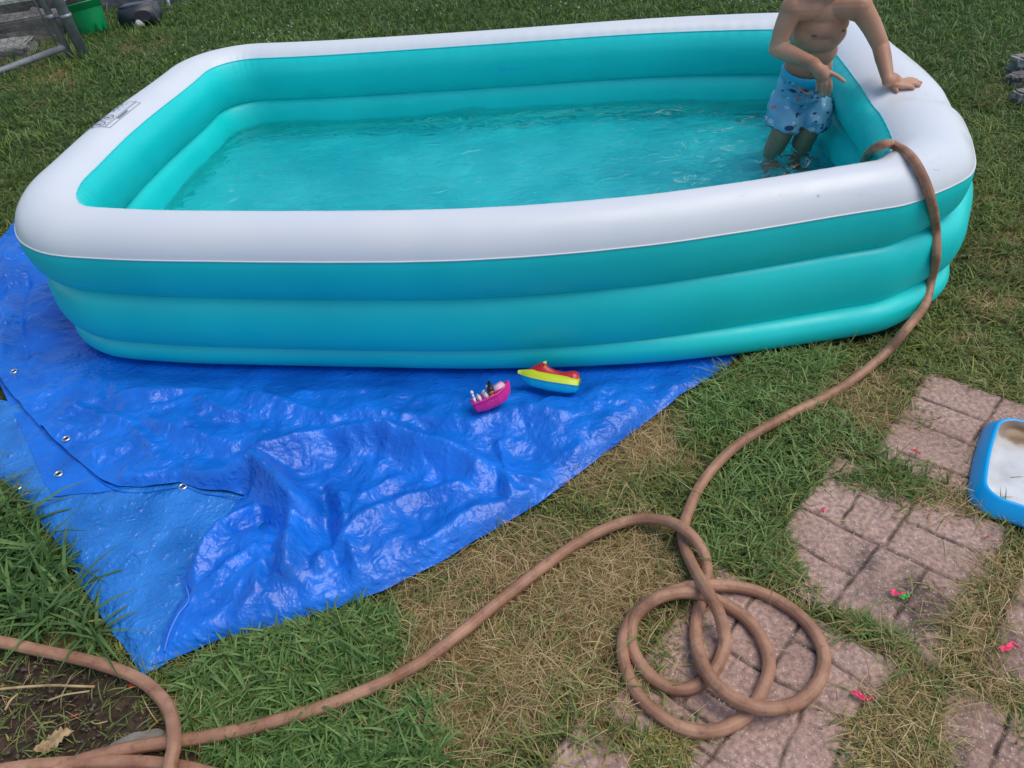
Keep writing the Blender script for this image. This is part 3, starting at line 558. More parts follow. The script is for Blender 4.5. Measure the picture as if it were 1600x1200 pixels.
# ---------------------------------------------------------------- grass
def blades(name, X, Yc, Z, h, wd, col, bend, label=None, flat=None, mt=None):
    n = len(X); az = rng.uniform(0, 2*np.pi, n); tw = az+np.pi/2+rng.normal(0, .5, n)
    T = np.array([0, .38, .72, 1.0]); Wt = np.array([.8, 1.0, .72, 0])
    V = np.zeros((n, 7, 3)); k = 0
    cx, sx = np.cos(az), np.sin(az); wx, wy = np.cos(tw), np.sin(tw)
    curl = rng.normal(0, .35, n)
    for i, t in enumerate(T):
        r_ = bend*h*t**1.7; zz = h*t*np.clip(1-.55*bend*t, .08 if flat is None else flat, 1)
        bx = X+cx*r_+wx*curl*h*t*t*.5; by = Yc+sx*r_+wy*curl*h*t*t*.5; bz = Z+zz
        if i < 3:
            for sgn in (-1, 1):
                V[:, k, 0] = bx+sgn*wx*wd*Wt[i]/2; V[:, k, 1] = by+sgn*wy*wd*Wt[i]/2; V[:, k, 2] = bz; k += 1
        else: V[:, k, 0] = bx; V[:, k, 1] = by; V[:, k, 2] = bz
    b = (np.arange(n)*7)[:, None]
    Q = np.concatenate([b+np.array([0, 1, 3, 2]), b+np.array([2, 3, 5, 4])]); Tn = b+np.array([4, 5, 6])
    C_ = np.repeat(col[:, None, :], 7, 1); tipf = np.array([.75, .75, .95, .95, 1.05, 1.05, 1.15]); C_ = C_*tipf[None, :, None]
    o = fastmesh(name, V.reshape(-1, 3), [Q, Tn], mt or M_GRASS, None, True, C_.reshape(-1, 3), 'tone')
    tag(o, label, 'grass', kind='stuff'); return o
M_GRASS = attr_mat('grass_blade', 'tone', .55, .35, trans=.30)
TARP_IN = np.array(TARPW)
GROWP = [(1450, 775, 60, 32, .9), (1400, 1140, 70, 60, .9), (1495, 985, 22, 45, .7), (1545, 1075, 45, 25, .7), (1345, 968, 40, 9, .7), (1410, 1012, 28, 10, .7), (1042, 1165, 36, 30, .8), (1530, 805, 50, 16, .75), (1245, 920, 22, 16, .7), (1590, 880, 30, 40, .7), (1010, 1090, 30, 30, .5), (1030, 1020, 40, 40, .8),
         (1325, 742, 100, 20, .9), (1420, 655, 35, 14, .6), (1475, 1060, 20, 30, .7), (940, 1150, 40, 26, .6), (1440, 940, 25, 30, .4), (1590, 1120, 20, 40, .6)]
def keep(X, Yc):
    k = ~inpoly(X, Yc, PLAN_OUT)
    it = inpoly(X, Yc, TARPW); dt = segdist(X, Yc, TARPW, True); k &= ~(it & (dt > .012))
    sm = slab_mask(X, Yc, -.006); px, py = P2(X, Yc); gp = np.zeros(X.shape)
    for cx, cy, rx, ry, s_ in GROWP: gp = np.maximum(gp, s_*np.clip(1.5-np.hypot((px-cx)/rx, (py-cy)/ry)+.4*vnoise(X, Yc, .03, 33), 0, 1))
    a_ = (X-SO[0])*SA[0]+(Yc-SO[1])*SA[1]; b_l = (X-SO[0])*SB[0]+(Yc-SO[1])*SB[1]; ed = np.full(X.shape, 9.)
    for a0, a1, b0, b1, *_q in SLABS[:6]:
        e_ = np.minimum(np.minimum(a_-a0, a1-a_), np.minimum(b_l-b0, b1-b_l)); ed = np.where(e_ > 0, e_, ed)
    gp = np.maximum(gp, np.where(ed < .007+.032*np.clip(vnoise(X, Yc, .09, 45), -.5, 1), .8, 0))
    k &= ~(sm & (rng.uniform(0, 1, X.shape) > gp*1.3))
    # near the stone edges grass may lean in
    dd = inpoly(X, Yc, DIRTW); k &= ~(dd & (rng.uniform(0, 1, X.shape) > .10+.25*np.clip(vnoise(X, Yc, .12, 34), 0, 1)))
    return k
def samp(n, x0, x1, y0, y1, dmin, dmax, clump=.5, ex=0):
    X = rng.uniform(x0, x1, n); Yc = rng.uniform(y0, y1, n); d = np.hypot(X, Yc)
    px, py = P2(X, Yc); k = (d >= dmin) & (d < dmax) & (px > -260-ex) & (px < 1860+ex) & (py > -60) & (py < 1420)
    dn = vnoise(X, Yc, .07, 35)+.6*vnoise(X, Yc, .025, 36); k &= rng.uniform(-1.6, 1.0, n) < dn*clump+.35
    X, Yc = X[k], Yc[k]; q = keep(X, Yc); return X[q], Yc[q]
def grass_cols(X, Yc, n, drymul=1.0):
    d = np.clip(dryness(X, Yc)*drymul, 0, 1); isd = rng.uniform(0, 1, n) < d*.84+.04
    px, py = P2(X, Yc); far = np.clip((np.hypot(X, Yc)-2.2)/3.5, 0, 1)
    t = rng.uniform(0, 1, n); big = .5+.5*vnoise(X, Yc, .35, 37)
    gr = mixc((.080, .125, .024), (.30, .35, .105), np.clip(t*.75+.35*big-.05, 0, 1)); gr = gr*(1-.15*far)[:, None]*np.stack([1-.28*far, 1+.0*far, 1-.15*far], -1)
    yl = rng.uniform(0, 1, n) < .10; gr[yl] = gr[yl]*np.array([1.7, 1.25, 1.0])
    st = mixc((.25, .15, .05), (.64, .46, .21), rng.uniform(0, 1, n)**1.2)
    c = np.where(isd[:, None], st, gr); return c, isd
def layer(name, n, box_, dmin, dmax, hm, wm, label, bendm=.9, drymul=1.0, clump=.5, ex=0):
    X, Yc = samp(n, *box_, dmin, dmax, clump, ex); m_ = len(X); c, isd = grass_cols(X, Yc, m_, drymul)
    h = hm*np.exp(rng.normal(0, .38, m_))*(1+.3*vnoise(X, Yc, .18, 38)+.45*vnoise(X, Yc, .055, 46)); h = np.where(isd, h*.75, h); wd = wm*rng.uniform(.6, 1.3, m_); wd = np.where(isd, wd*.48, wd)
    bend = np.clip(rng.normal(bendm, .4, m_), .1, 1.9); bend = np.where(isd, bend+.5, bend)
    sm = slab_mask(X, Yc, 0); Z = gz(X, Yc)-.003+np.where(sm, .014, 0)
    print(name, m_); return blades(name, X, Yc, Z, h, wd, c, bend, label)
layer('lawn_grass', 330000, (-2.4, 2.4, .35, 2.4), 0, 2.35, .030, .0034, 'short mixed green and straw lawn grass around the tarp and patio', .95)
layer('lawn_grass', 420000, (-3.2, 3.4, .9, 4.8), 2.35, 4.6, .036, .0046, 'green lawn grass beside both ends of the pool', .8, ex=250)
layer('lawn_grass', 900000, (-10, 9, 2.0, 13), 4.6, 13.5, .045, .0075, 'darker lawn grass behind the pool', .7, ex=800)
# dead straw lying flat in the worn places
n = 110000; X = rng.uniform(-1.8, 1.6, n); Yc = rng.uniform(.4, 2.4, n); px, py = P2(X, Yc)
k = (rng.uniform(.05, 1.0, n) < dryness(X, Yc)**1.3) & (px > -200) & (px < 1800) & keep(X, Yc); X, Yc = X[k], Yc[k]; m_ = len(X)
c = mixc((.26, .16, .06), (.78, .60, .32), rng.uniform(0, 1, m_)**1.1)
print('straw', m_); blades('dead_grass', X, Yc, gz(X, Yc)+rng.uniform(.002, .02, m_)+np.where(slab_mask(X, Yc), .009, 0), rng.uniform(.02, .055, m_), rng.uniform(.0007, .0018, m_), c, rng.uniform(1.4, 2.2, m_), 'dry straw coloured thatch on the worn patch of lawn', flat=.06)
# loose clippings on stones
n = 420; X = rng.uniform(.2, 1.6, n); Yc = rng.uniform(.4, 1.8, n); k = slab_mask(X, Yc, -.01); X, Yc = X[k], Yc[k]; m_ = len(X)
k2 = rng.uniform(0, 1, m_) < .25; c = np.where(k2[:, None], (.07, .12, .03), mixc((.3, .2, .1), (.6, .46, .28), rng.uniform(0, 1, m_)))
blades('grass_clippings', X, Yc, np.full(m_, .017), rng.uniform(.015, .05, m_), rng.uniform(.001, .0022, m_), c, rng.uniform(1.5, 2.2, m_), 'loose dry grass stems scattered over the patio stones', flat=.05)
# broad bladed crabgrass
def zone(name, polys, n, hm, wm, label, cg):
    Xs = []; Ys = []
    for poly in polys:
        W = np.array(W2(poly)); X = rng.uniform(W[:, 0].min(), W[:, 0].max(), n); Yc = rng.uniform(W[:, 1].min(), W[:, 1].max(), n)
        cl = vnoise(X, Yc, .06, 39); k = (segdist(X, Yc, TARPW, True) > .022) & inpoly(X, Yc, [tuple(q) for q in W]) & (rng.uniform(-1, .8, n) < cl+.2); X, Yc = X[k], Yc[k]; k = keep(X, Yc); Xs.append(X[k]); Ys.append(Yc[k])
    X = np.concatenate(Xs); Yc = np.concatenate(Ys); m_ = len(X); t = rng.uniform(0, 1, m_); c = mixc(cg[0], cg[1], t)
    print(name, m_); return blades(name, X, Yc, gz(X, Yc), hm*np.exp(rng.normal(0, .3, m_)), wm*rng.uniform(.6, 1.3, m_), c, np.clip(rng.normal(1.0, .35, m_), .2, 1.8), label)
zone('crabgrass', [[(-150, 770), (20, 775), (95, 870), (150, 960), (195, 1018), (120, 998), (0, 975), (-150, 955)]], 7000, .085, .0085, 'long broad bladed crabgrass left of the tarp corner', ((.045, .11, .024), (.16, .27, .08)))
zone('crabgrass', [[(350, 1010), (560, 950), (640, 980), (600, 1060), (480, 1120), (300, 1150), (290, 1060)], [(330, 1160), (560, 1110), (680, 1090), (700, 1200), (620, 1290), (320, 1290)]], 9000, .042, .0058, 'fine leaved crabgrass patch on both sides of the hose', ((.06, .135, .028), (.22, .35, .10)))
zone('crabgrass', [[(1100, 620), (1250, 600), (1385, 700), (1425, 755), (1250, 770), (1195, 900), (1110, 900), (1090, 800), (1130, 740)], [(1090, 590), (1160, 560), (1330, 560), (1230, 640), (1060, 700)]], 9000, .045, .0042, 'lusher green grass between the hose and the patio stones', ((.08, .16, .035), (.28, .40, .13)))
# dense yellowing tufts standing in the gaps between the stones
def tufts(name, polys, n, hm, wm, cols, label, bm_=1.0):
    Xs = []; Ys = []
    for poly in polys:
        W = W2(poly); A = np.array(W); X = rng.uniform(A[:, 0].min(), A[:, 0].max(), n); Yc = rng.uniform(A[:, 1].min(), A[:, 1].max(), n)
        dd = segdist(X, Yc, W, True); k = inpoly(X, Yc, W) & (rng.uniform(0, 1, n) < .25+dd/.02) & (rng.uniform(-1.3, .7, n) < vnoise(X, Yc, .03, 48)); Xs.append(X[k]); Ys.append(Yc[k])
    X = np.concatenate(Xs); Yc = np.concatenate(Ys); m_ = len(X); pick = rng.integers(0, len(cols), m_); c = np.array(cols)[pick]*rng.uniform(.7, 1.25, m_)[:, None]
    print(name, m_); blades(name, X, Yc, np.full(m_, .004), hm*np.exp(rng.normal(0, .3, m_)), wm*rng.uniform(.5, 1.2, m_), c, np.clip(rng.normal(bm_, .45, m_), .2, 2), label)
TUF = [[(1530, 862), (1620, 845), (1620, 905), (1545, 938), (1505, 985), (1560, 1050), (1620, 1085), (1620, 1140), (1530, 1105), (1468, 1052), (1448, 1025), (1470, 965), (1512, 905)], [(1395, 1072), (1448, 1062), (1462, 1110), (1488, 1215), (1305, 1215), (1330, 1140)], [(995, 1152), (1055, 1142), (1082, 1178), (1045, 1215), (990, 1195)]]
tufts('tuft_grass', TUF, 9000, .022, .0026, [(.50, .36, .12), (.38, .30, .09), (.20, .24, .06), (.14, .22, .06), (.60, .48, .24)], 'yellowing tufts of grass crowding the gaps between the patio stones')
tufts('tuft_grass', [[(1395, 738), (1482, 772), (1445, 792), (1330, 772), (1290, 745)], [(1312, 957), (1350, 970), (1432, 1012), (1425, 1028), (1345, 992), (1300, 970)], [(1180, 850), (1228, 835), (1248, 900), (1280, 930), (1240, 920), (1190, 905)]], 5000, .024, .003, [(.10, .20, .05), (.16, .28, .08), (.22, .30, .09), (.45, .34, .14)], 'greener tufts of grass along the upper edges of the patio stones')
# clover flowers far off
bm = bmesh.new()
for _ in range(85):
    cx, cy, rx, ry = random.choice([(1150, 8, 60, 12), (430, 62, 60, 14), (700, 25, 260, 18), (300, 90, 60, 20), (1000, 10, 120, 14)]); p = G(random.gauss(cx, rx*.6), random.gauss(cy, ry*.5))
    if p.y > 14 or inpoly(np.array(p.x), np.array(p.y), PLAN_OUT): continue
    bmesh.ops.create_icosphere(bm, subdivisions=1, radius=random.uniform(.005, .009), matrix=Matrix.Translation((p.x, p.y, random.uniform(.035, .06))))
o = frombm('clover_flowers', bm, mat('clover_white', (.38, .39, .32), .8)); tag(o, 'tiny white clover heads dotted in the lawn behind the pool', 'clover', kind='stuff')
# ---------------------------------------------------------------- tray
M_BLUE = mat('sky_blue_plastic', (.0, .37, .80), .35, .5)
M_TRAYW = mat('stained_white_plastic', (.6, .6, .6), .35, .5)
tr = G(1620, 740)
tray = empty('tray', tr.to_tuple(), 'shallow blue rimmed tray with stained white inside, on the patio stones', 'tray')
P0, P1, P3 = [np.array(G(*q, .02))[:2] for q in ((1512, 792), (1546, 650), (1700, 838))]
eu = P1-P0; lu = np.linalg.norm(eu); eu /= lu; ev = np.array([eu[1], -eu[0]]); lv = .40
def rr(inset, z, r_=.05, n=8, bow=.012):
    o = []
    for (cx, cy, a0) in ((inset+r_, inset+r_, 180), (lv-inset-r_, inset+r_, 270), (lv-inset-r_, lu-inset-r_, 0), (inset+r_, lu-inset-r_, 90)):
        for k in range(n+1):
            a = R(a0+90*k/n); o.append((cx+r_*math.cos(a), cy+r_*math.sin(a)))
    D = []
    for i in range(len(o)):
        a, b = np.array(o[i]), np.array(o[(i+1) % len(o)]); k = max(1, int(np.linalg.norm(b-a)/.012))
        D += [a+(b-a)*j/k for j in range(k)]
    out = []
    for a, b in D:
        bw = bow*(1-((b-lu/2)/(lu/2))**2)*(1 if a < lv/2 else -1); q = P0+ev*(a-bw)+eu*b; out.append((q[0], q[1], z))
    return out
prof = [(.0, .0145, .05), (.001, .021, .05), (.020, .050, .046), (.0235, .0535, .044), (.027, .054, .042), (.030, .052, .04)]
rings = [rr(a, z, r_) for a, z, r_ in prof]
def rings_mesh(name, rings, mm, parent, cap=False, flip=False):
    n = min(len(q) for q in rings); RR = []
    for q in rings:                                  # resample all rings to the same count
        A = np.array(q+[q[0]]); s_ = np.r_[0, np.cumsum(np.linalg.norm(np.diff(A, axis=0), axis=1))]; t = np.linspace(0, s_[-1], 121)[:-1]
        RR.append(np.stack([np.interp(t, s_, A[:, i]) for i in range(3)], 1))
    V = np.vstack(RR); F = [(i*120+k, i*120+(k+1) % 120, (i+1)*120+(k+1) % 120, (i+1)*120+k) for i in range(len(RR)-1) for k in range(120)]
    if cap: F.append(tuple((len(RR)-1)*120+k for k in range(120)))
    return mesh(name, V, F, mm, parent)
rings_mesh('rim', rings, M_BLUE, tray)
rings_mesh('basin', [rr(.030, .052, .04), rr(.034, .038, .04), rr(.042, .030, .038), rr(.060, .026, .03), rr(.10, .0255, .02)], M_TRAYW, tray, True)
cr = noise_col(M_TRAYW, (.22, .12, .05), (.60, .57, .52), 9, 8, .44, .62, bump=.1, bscale=30)
cr.color_ramp.elements.new(.53).color = (.50, .42, .32, 1)
# the brown stain sits in the far corner
tc = N(M_TRAYW, 'ShaderNodeTexCoord'); sp = G(1590, 680, .026); vs_ = N(M_TRAYW, 'ShaderNodeVectorMath', operation='DISTANCE'); L(M_TRAYW, tc.outputs['Object'], vs_.inputs[0]); vs_.inputs[1].default_value = (sp.x-tr.x*0, sp.y-tr.y*0, sp.z)
mr = N(M_TRAYW, 'ShaderNodeMapRange', i_From_Min=.02, i_From_Max=.11, i_To_Min=0, i_To_Max=1); L(M_TRAYW, vs_.outputs['Value'], mr.inputs[0])
mx = N(M_TRAYW, 'ShaderNodeMix', data_type='RGBA'); L(M_TRAYW, mr.outputs[0], mx.inputs['Factor']); L(M_TRAYW, cr.outputs[0], mx.inputs['A'])
n2 = N(M_TRAYW, 'ShaderNodeTexNoise', i_Scale=14, i_Detail=5); L(M_TRAYW, tc.outputs['Object'], n2.inputs['Vector']); c2 = N(M_TRAYW, 'ShaderNodeValToRGB'); c2.color_ramp.elements[0].color = (.50, .50, .49, 1); c2.color_ramp.elements[1].color = (.68, .68, .68, 1); c2.color_ramp.elements[0].position = .35; c2.color_ramp.elements[1].position = .65
L(M_TRAYW, n2.outputs['Fac'], c2.inputs[0]); L(M_TRAYW, c2.outputs[0], mx.inputs['B']); L(M_TRAYW, mx.outputs['Result'], pb(M_TRAYW).inputs['Base Color'])

# ---------------------------------------------------------------- drops on the rim
M_DROP = mat('water_drop', (1, 1, 1), .02, .5, Transmission_Weight=1.0, IOR=1.33)
bm = bmesh.new()
for _ in range(70):
    cx, cy, sx_, sy_ = random.choice([(1430, 175, 45, 40), (1390, 120, 25, 20), (1440, 250, 40, 30), (1100, 306, 300, 3)])
    px, py = random.gauss(cx, sx_*.6), random.gauss(cy, sy_*.6); h = HB.ray_cast(Vector((0, 0, CH)), Vector(ray(px, py)).normalized())
    if h[0] is None or h[0].z < .43: continue
    r_ = random.uniform(.0012, .0028); q = h[1].to_track_quat('Z', 'Y').to_matrix().to_4x4()
    bmesh.ops.create_icosphere(bm, subdivisions=2, radius=r_, matrix=Matrix.Translation(h[0]) @ q @ Matrix.Diagonal((1, random.uniform(.8, 1.3), .45, 1)))
o = frombm('water_drops', bm, M_DROP); tag(o, 'water drops beaded on the white rim of the pool', 'water drops', kind='stuff')

# ---------------------------------------------------------------- toy boats
def place(root, p, rz, rx=0, ry=0):
    root.location = p; root.rotation_euler = (rx, ry, rz)
def hull(name, st, mm, parent, n=10, capk=True):
    """st: (x, half beam, z bottom, z top, flare power)"""
    V = []; F = []
    for x_, hb, z0, z1, pw in st:
        for k in range(2*n+1):
            t = (k-n)/n; V.append((x_, hb*math.copysign(abs(t)**pw if abs(t) < 1 else 1, t), z0+(z1-z0)*abs(t)**2.6))
    m_ = 2*n+1
    for i in range(len(st)-1):
        for k in range(m_-1): F.append((i*m_+k, i*m_+k+1, (i+1)*m_+k+1, (i+1)*m_+k))
        if capk: F.append((i*m_+m_-1, i*m_, (i+1)*m_, (i+1)*m_+m_-1))   # deck
    F.append(tuple(range(m_))); F.append(tuple((len(st)-1)*m_+k for k in range(m_))[::-1])
    o = mesh(name, V, F, mm, parent, smooth=False); return o
def sph(bm, c, r_, sc=(1, 1, 1), rot=None, seg=16):
    M_ = Matrix.Translation(c) @ (rot.to_4x4() if rot else Matrix.Identity(4)) @ Matrix.Diagonal((sc[0], sc[1], sc[2], 1))
    bmesh.ops.create_uvsphere(bm, u_segments=seg, v_segments=max(6, seg//2), radius=r_, matrix=M_)
M_PINK = mat('hot_pink_plastic', (.72, .025, .27), .3); M_LPINK = mat('pale_pink_plastic', (.78, .45, .60), .4); M_WPL = mat('white_plastic', (.75, .72, .75), .4)
M_BLK = mat('black_doll_hair', (.012, .010, .012), .35); M_DOLL = mat('doll_skin', (.45, .20, .12), .5)
pb_ = empty('toy_boat', (0, 0, 0), 'small hot pink toy boat with a pale deck, on the blue tarp', 'toy boat', 'toy boats on the tarp')
st = [(-.056, .017, .012, .026, .5), (-.050, .022, .003, .026, .5), (-.02, .026, 0, .027, .5), (.015, .026, .001, .030, .5), (.040, .018, .006, .034, .6), (.054, .008, .016, .038, .7), (.061, .001, .030, .040, 1)]
hull('hull', st, M_PINK, pb_)
bm = bmesh.new(); rim = [(a, b*1.06, d) for a, b, _c, d, _e in st]; tube(bm, [(a, b, d) for a, b, d in rim]+[(a, -b, d) for a, b, d in rim[::-1]]+[rim[0]], .0018, 8); frombm('gunwale', bm, M_PINK, pb_)
bm = bmesh.new(); box(bm, Vector((.026, 0, .036)), .040, .032, .012, Matrix.Rotation(-.12, 3, 'Y'), .003); box(bm, Vector((.002, 0, .037)), .006, .034, .022, Matrix.Rotation(-.35, 3, 'Y'), .002); frombm('foredeck', bm, M_LPINK, pb_)
bm = bmesh.new(); box(bm, Vector((-.012, .012, .031)), .014, .012, .016, None, .003); box(bm, Vector((-.012, -.012, .031)), .014, .012, .016, None, .003); box(bm, Vector((-.032, 0, .030)), .010, .034, .014, None, .003)
tube(bm, [(-.044, .008, .026), (-.044, .008, .042)], .0032, 8); sph(bm, (-.044, .008, .044), .0048, seg=10); tube(bm, [(-.046, -.010, .026), (-.046, -.010, .036)], .004, 8); frombm('seat', bm, M_WPL, pb_)
pb_.scale = (1, 1.2, 1.3); place(pb_, onT(773, 640, .012), R(16), R(-26), R(-8))
dl = empty('doll', (0, 0, 0), 'tiny doll with long black hair standing in the pink toy boat', 'doll')
bm = bmesh.new(); tube(bm, catmull([(0, 0, 0), (0, 0, .010), (.001, 0, .018), (.0, 0, .022), (-.001, 0, .026)], 5), [.0065]*5+[.0062]*5+[.0066]*5+[.004]*5+[.003], 10); sph(bm, (-.001, 0, .031), .0072, (1, .9, 1.1)); tube(bm, [(.001, .006, .019), (.008, .008, .013), (.014, .004, .014)], .0022, 8); tube(bm, [(.001, -.006, .019), (.008, -.008, .013), (.014, -.004, .014)], .0022, 8); frombm('body', bm, M_DOLL, dl)
bm = bmesh.new(); sph(bm, (-.004, 0, .034), .0088, (1, 1, 1.1)); tube(bm, catmull([(-.006, 0, .040), (-.009, 0, .050), (-.008, 0, .058)], 4), [.006, .0055, .005, .0048, .0045, .004, .0036, .003, .002], 8); tube(bm, catmull([(-.009, 0, .036), (-.012, 0, .022), (-.010, 0, .008)], 4), [.007]*5+[.006]*3+[.003], 8); frombm('hair', bm, M_BLK, dl)
bm = bmesh.new(); tube(bm, [(0, 0, .004), (.0, 0, .012), (.001, 0, .0185)], [.0078, .0070, .0072], 10); frombm('dress', bm, M_WPL, dl)
dl.scale = (1.15,)*3; place(dl, onT(773, 640, .030)+Vector((-.004, 0, 0)), R(-70))
M_RED = mat('red_plastic', (.50, .010, .020), .3); M_LIME = mat('lime_plastic', (.56, .66, .02), .35); M_CYAN = mat('cyan_plastic', (.0, .50, .74), .35); M_YEL = mat('yellow_plastic', (.8, .6, .08), .35)
js = empty('toy_boat', (0, 0, 0), 'red, lime and blue toy jet ski leaning beside the foot of the pool', 'toy boat', 'toy boats on the tarp')
st = [(-.088, .003, .034, .037, 1), (-.074, .016, .016, .036, .7), (-.05, .026, .005, .034, .55), (0, .032, 0, .032, .5), (.055, .031, .001, .032, .5), (.078, .028, .006, .032, .5), (.084, .024, .014, .032, .5)]
hull('hull', st, M_CYAN, js)
st2 = [(-.094, .002, .035, .040, 1), (-.076, .019, .034, .044, .7), (-.05, .030, .032, .050, .6), (0, .036, .030, .046, .55), (.055, .034, .030, .046, .55), (.080, .031, .030, .044, .5), (.087, .026, .030, .042, .5)]
def dome(name, st, mm, parent, n=8, pw=2.2):
    V = []; F = []; m_ = 2*n+1
    for x_, hb, z0, z1 in st:
        for k in range(m_):
            t = (k-n)/n; V.append((x_, hb*t, z0+(z1-z0)*(1-abs(t)**pw)))
    for i in range(len(st)-1):
        for k in range(m_-1): F.append((i*m_+k, (i+1)*m_+k, (i+1)*m_+k+1, i*m_+k+1))
    F.append(tuple(range(m_))[::-1]); F.append(tuple((len(st)-1)*m_+k for k in range(m_))); return mesh(name, V, F, mm, parent)
dome('deck', [(a, b, c, d+.004) for a, b, c, d, _e in st2], M_LIME, js, pw=4)
dome('saddle', [(-.070, .006, .040, .047), (-.052, .014, .044, .060), (-.034, .018, .044, .074), (-.022, .017, .044, .078), (-.010, .015, .044, .068), (.012, .016, .042, .060), (.040, .019, .040, .058), (.064, .022, .040, .066), (.080, .020, .040, .062), (.083, .017, .036, .052)], M_RED, js, pw=2.4)
bm = bmesh.new(); tube(bm, [(-.020, -.020, .078), (-.020, .020, .078)], .003, 8); tube(bm, [(-.020, 0, .070), (-.020, 0, .080)], .005, 8); frombm('handlebar', bm, M_YEL, js)
place(js, onT(857, 617, .018), R(-17), R(-32), R(4))

# ---------------------------------------------------------------- small litter
M_BAL = mat('pink_rubber', (.78, .045, .12), .45); M_BALG = mat('green_rubber', (.06, .50, .08), .45); M_BALR = mat('red_rubber', (.42, .03, .02), .5); M_ORG = mat('orange_rubber', (.55, .13, .05), .5)
def scrap(px, py, ln, label, mm=M_BAL, ang=0, z=.018, wd=.005, seed=1, extra=None):
    q = random.Random(seed); p = G(px, py, z); bm = bmesh.new(); ns = 22; rows = []
    for j in range(6):
        rr_ = j/5; row = []
        for k in range(ns):
            a = 2*math.pi*k/ns; o3 = Vector((math.cos(a)*1.3, math.sin(a)*1.3, seed*1.7)); rad = ln*.5*(.62+.55*noise.noise(o3)+.35*noise.noise(o3*3))*rr_
            x_, y_ = rad*math.cos(a)*1.25, rad*math.sin(a)*.62*wd/.005*.8
            row.append(bm.verts.new((x_, y_, .002+.0045*abs(noise.noise(Vector((x_*170, y_*170, seed))))+.004*abs(math.sin(a*1.5+seed))*rr_)))
        rows.append(row)
    for j in range(5):
        for k in range(ns): bm.faces.new((rows[j][k], rows[j][(k+1) % ns], rows[j+1][(k+1) % ns], rows[j+1][k]))
    tl = [(ln*.30, 0, .003), (ln*.48, ln*.10*q.choice((-1, 1)), .005), (ln*.62, ln*.22*q.choice((-1, 1)), .003)]
    tube(bm, catmull(tl, 4), wd*.36, 8); bmesh.ops.create_uvsphere(bm, u_segments=8, v_segments=6, radius=wd*.5, matrix=Matrix.Translation(tl[-1]))
    bmesh.ops.remove_doubles(bm, verts=bm.verts, dist=1e-5)
    bmesh.ops.transform(bm, matrix=Matrix.Rotation(R(ang), 4, 'Z'), verts=bm.verts)
    o = frombm('balloon_scrap', bm, mm); o.location = p; md = o.modifiers.new('t', 'SOLIDIFY'); md.thickness = .0008; tag(o, label, 'balloon scrap', 'burst water balloon scraps'); return o
scrap(1285, 800, .018, 'pink balloon scrap half hidden in grass at the corner of a patio stone', ang=70, wd=.006, seed=2)
scrap(1428, 706, .022, 'small pink balloon scrap on the patio stone left of the blue tray', ang=-30, wd=.0045, seed=3)
scrap(1540, 841, .012, 'faint tiny pink balloon scrap just below the blue tray', ang=10, wd=.003, seed=4)
scrap(1397, 928, .030, 'pink balloon scrap touching a green one on a dark stained joint', ang=-25, wd=.0065, seed=5)
scrap(1411, 935, .022, 'bright green balloon neck with a red tip beside a pink scrap', M_BALG, 10, wd=.006, seed=6)
scrap(1419, 937, .010, 'red tip of the green balloon neck', M_BALR, 10, wd=.004, seed=9, z=.022)
scrap(1570, 1013, .038, 'pink balloon scrap near the right edge on a dark stained patio stone', ang=20, wd=.006, seed=7)
scrap(1340, 1087, .036, 'bent pink balloon scrap between the hose loop and a yellowing tuft', ang=-35, wd=.0055, seed=8)
scrap(205, 1073, .022, 'dull red balloon scrap in the dirt next to the hose bend', M_BALR, -35, .012, .005, 11)
scrap(115, 1121, .012, 'tiny orange scrap in the bare dirt', M_ORG, 10, .008, .004, 12)
def rock(name, px, py, sx, sy, sz, label, cat, c1, c2, seed, rz=0, z=0, group=None, fr=3.0, amp=.28, sub=4, block=False, y=None):
    bm = bmesh.new()
    if block:
        bmesh.ops.create_cube(bm, size=2); bmesh.ops.bevel(bm, geom=bm.edges[:], offset=.12, segments=2, affect='EDGES'); bmesh.ops.subdivide_edges(bm, edges=bm.edges[:], cuts=5, use_grid_fill=True)
    else: bmesh.ops.create_icosphere(bm, subdivisions=sub, radius=1)
    o3 = Vector((seed*7.1, seed*3.3, seed))
    for v in bm.verts:
        d = noise.noise(v.co*fr*.4+o3)*amp+noise.noise(v.co*fr+o3)*amp*.4+noise.noise(v.co*fr*3+o3)*amp*.15; v.co *= 1+d; v.co = Vector((v.co.x*sx, v.co.y*sy, max(v.co.z, -.6)*sz))
    mm = mat(name+'_surface', c1, .9, .2); noise_col(mm, c1, c2, 12, 8, .35, .65, bump=.6, bscale=40, bdist=.01)
    p = G(px, py); p.z = z+sz*.5; o = frombm(name, bm, mm, None, not block); o.location = p; o.rotation_euler = (0, 0, R(rz)); tag(o, label, cat, group); return o
rock('stone', 205, 1172, .055, .028, .012, 'flat grey stone half sunk in the dirt beside the hose', 'stone', (.20, .18, .15), (.34, .31, .27), 3, 20)
# dry leaf
bm = bmesh.new(); pts = []; nL = 14
for k in range(nL+1):
    t = k/nL; wv = .018*math.sin(math.pi*min(t*1.05, 1))**.7*(1+.35*math.sin(k*2.7)); pts.append((t*.075-.037, wv))
row = [[bm.verts.new((a, b*s_, .004+.007*abs(s_)*math.sin(a*90)+.006*noise.noise(Vector((a*60, s_*2, 0))))) for s_ in (-1, -.5, 0, .5, 1)] for a, b in pts]
for i in range(nL):
    for j in range(4): bm.faces.new((row[i][j], row[i+1][j], row[i+1][j+1], row[i][j+1]))
ML = mat('dry_leaf', (.34, .22, .10), .8); noise_col(ML, (.24, .14, .06), (.50, .36, .19), 60, 6)
lf = frombm('dead_leaf', bm, ML); lf.location = G(85, 1158, .010); lf.rotation_euler = (0, 0, R(25)); tag(lf, 'curled tan dead leaf lying in the bare dirt', 'leaf')
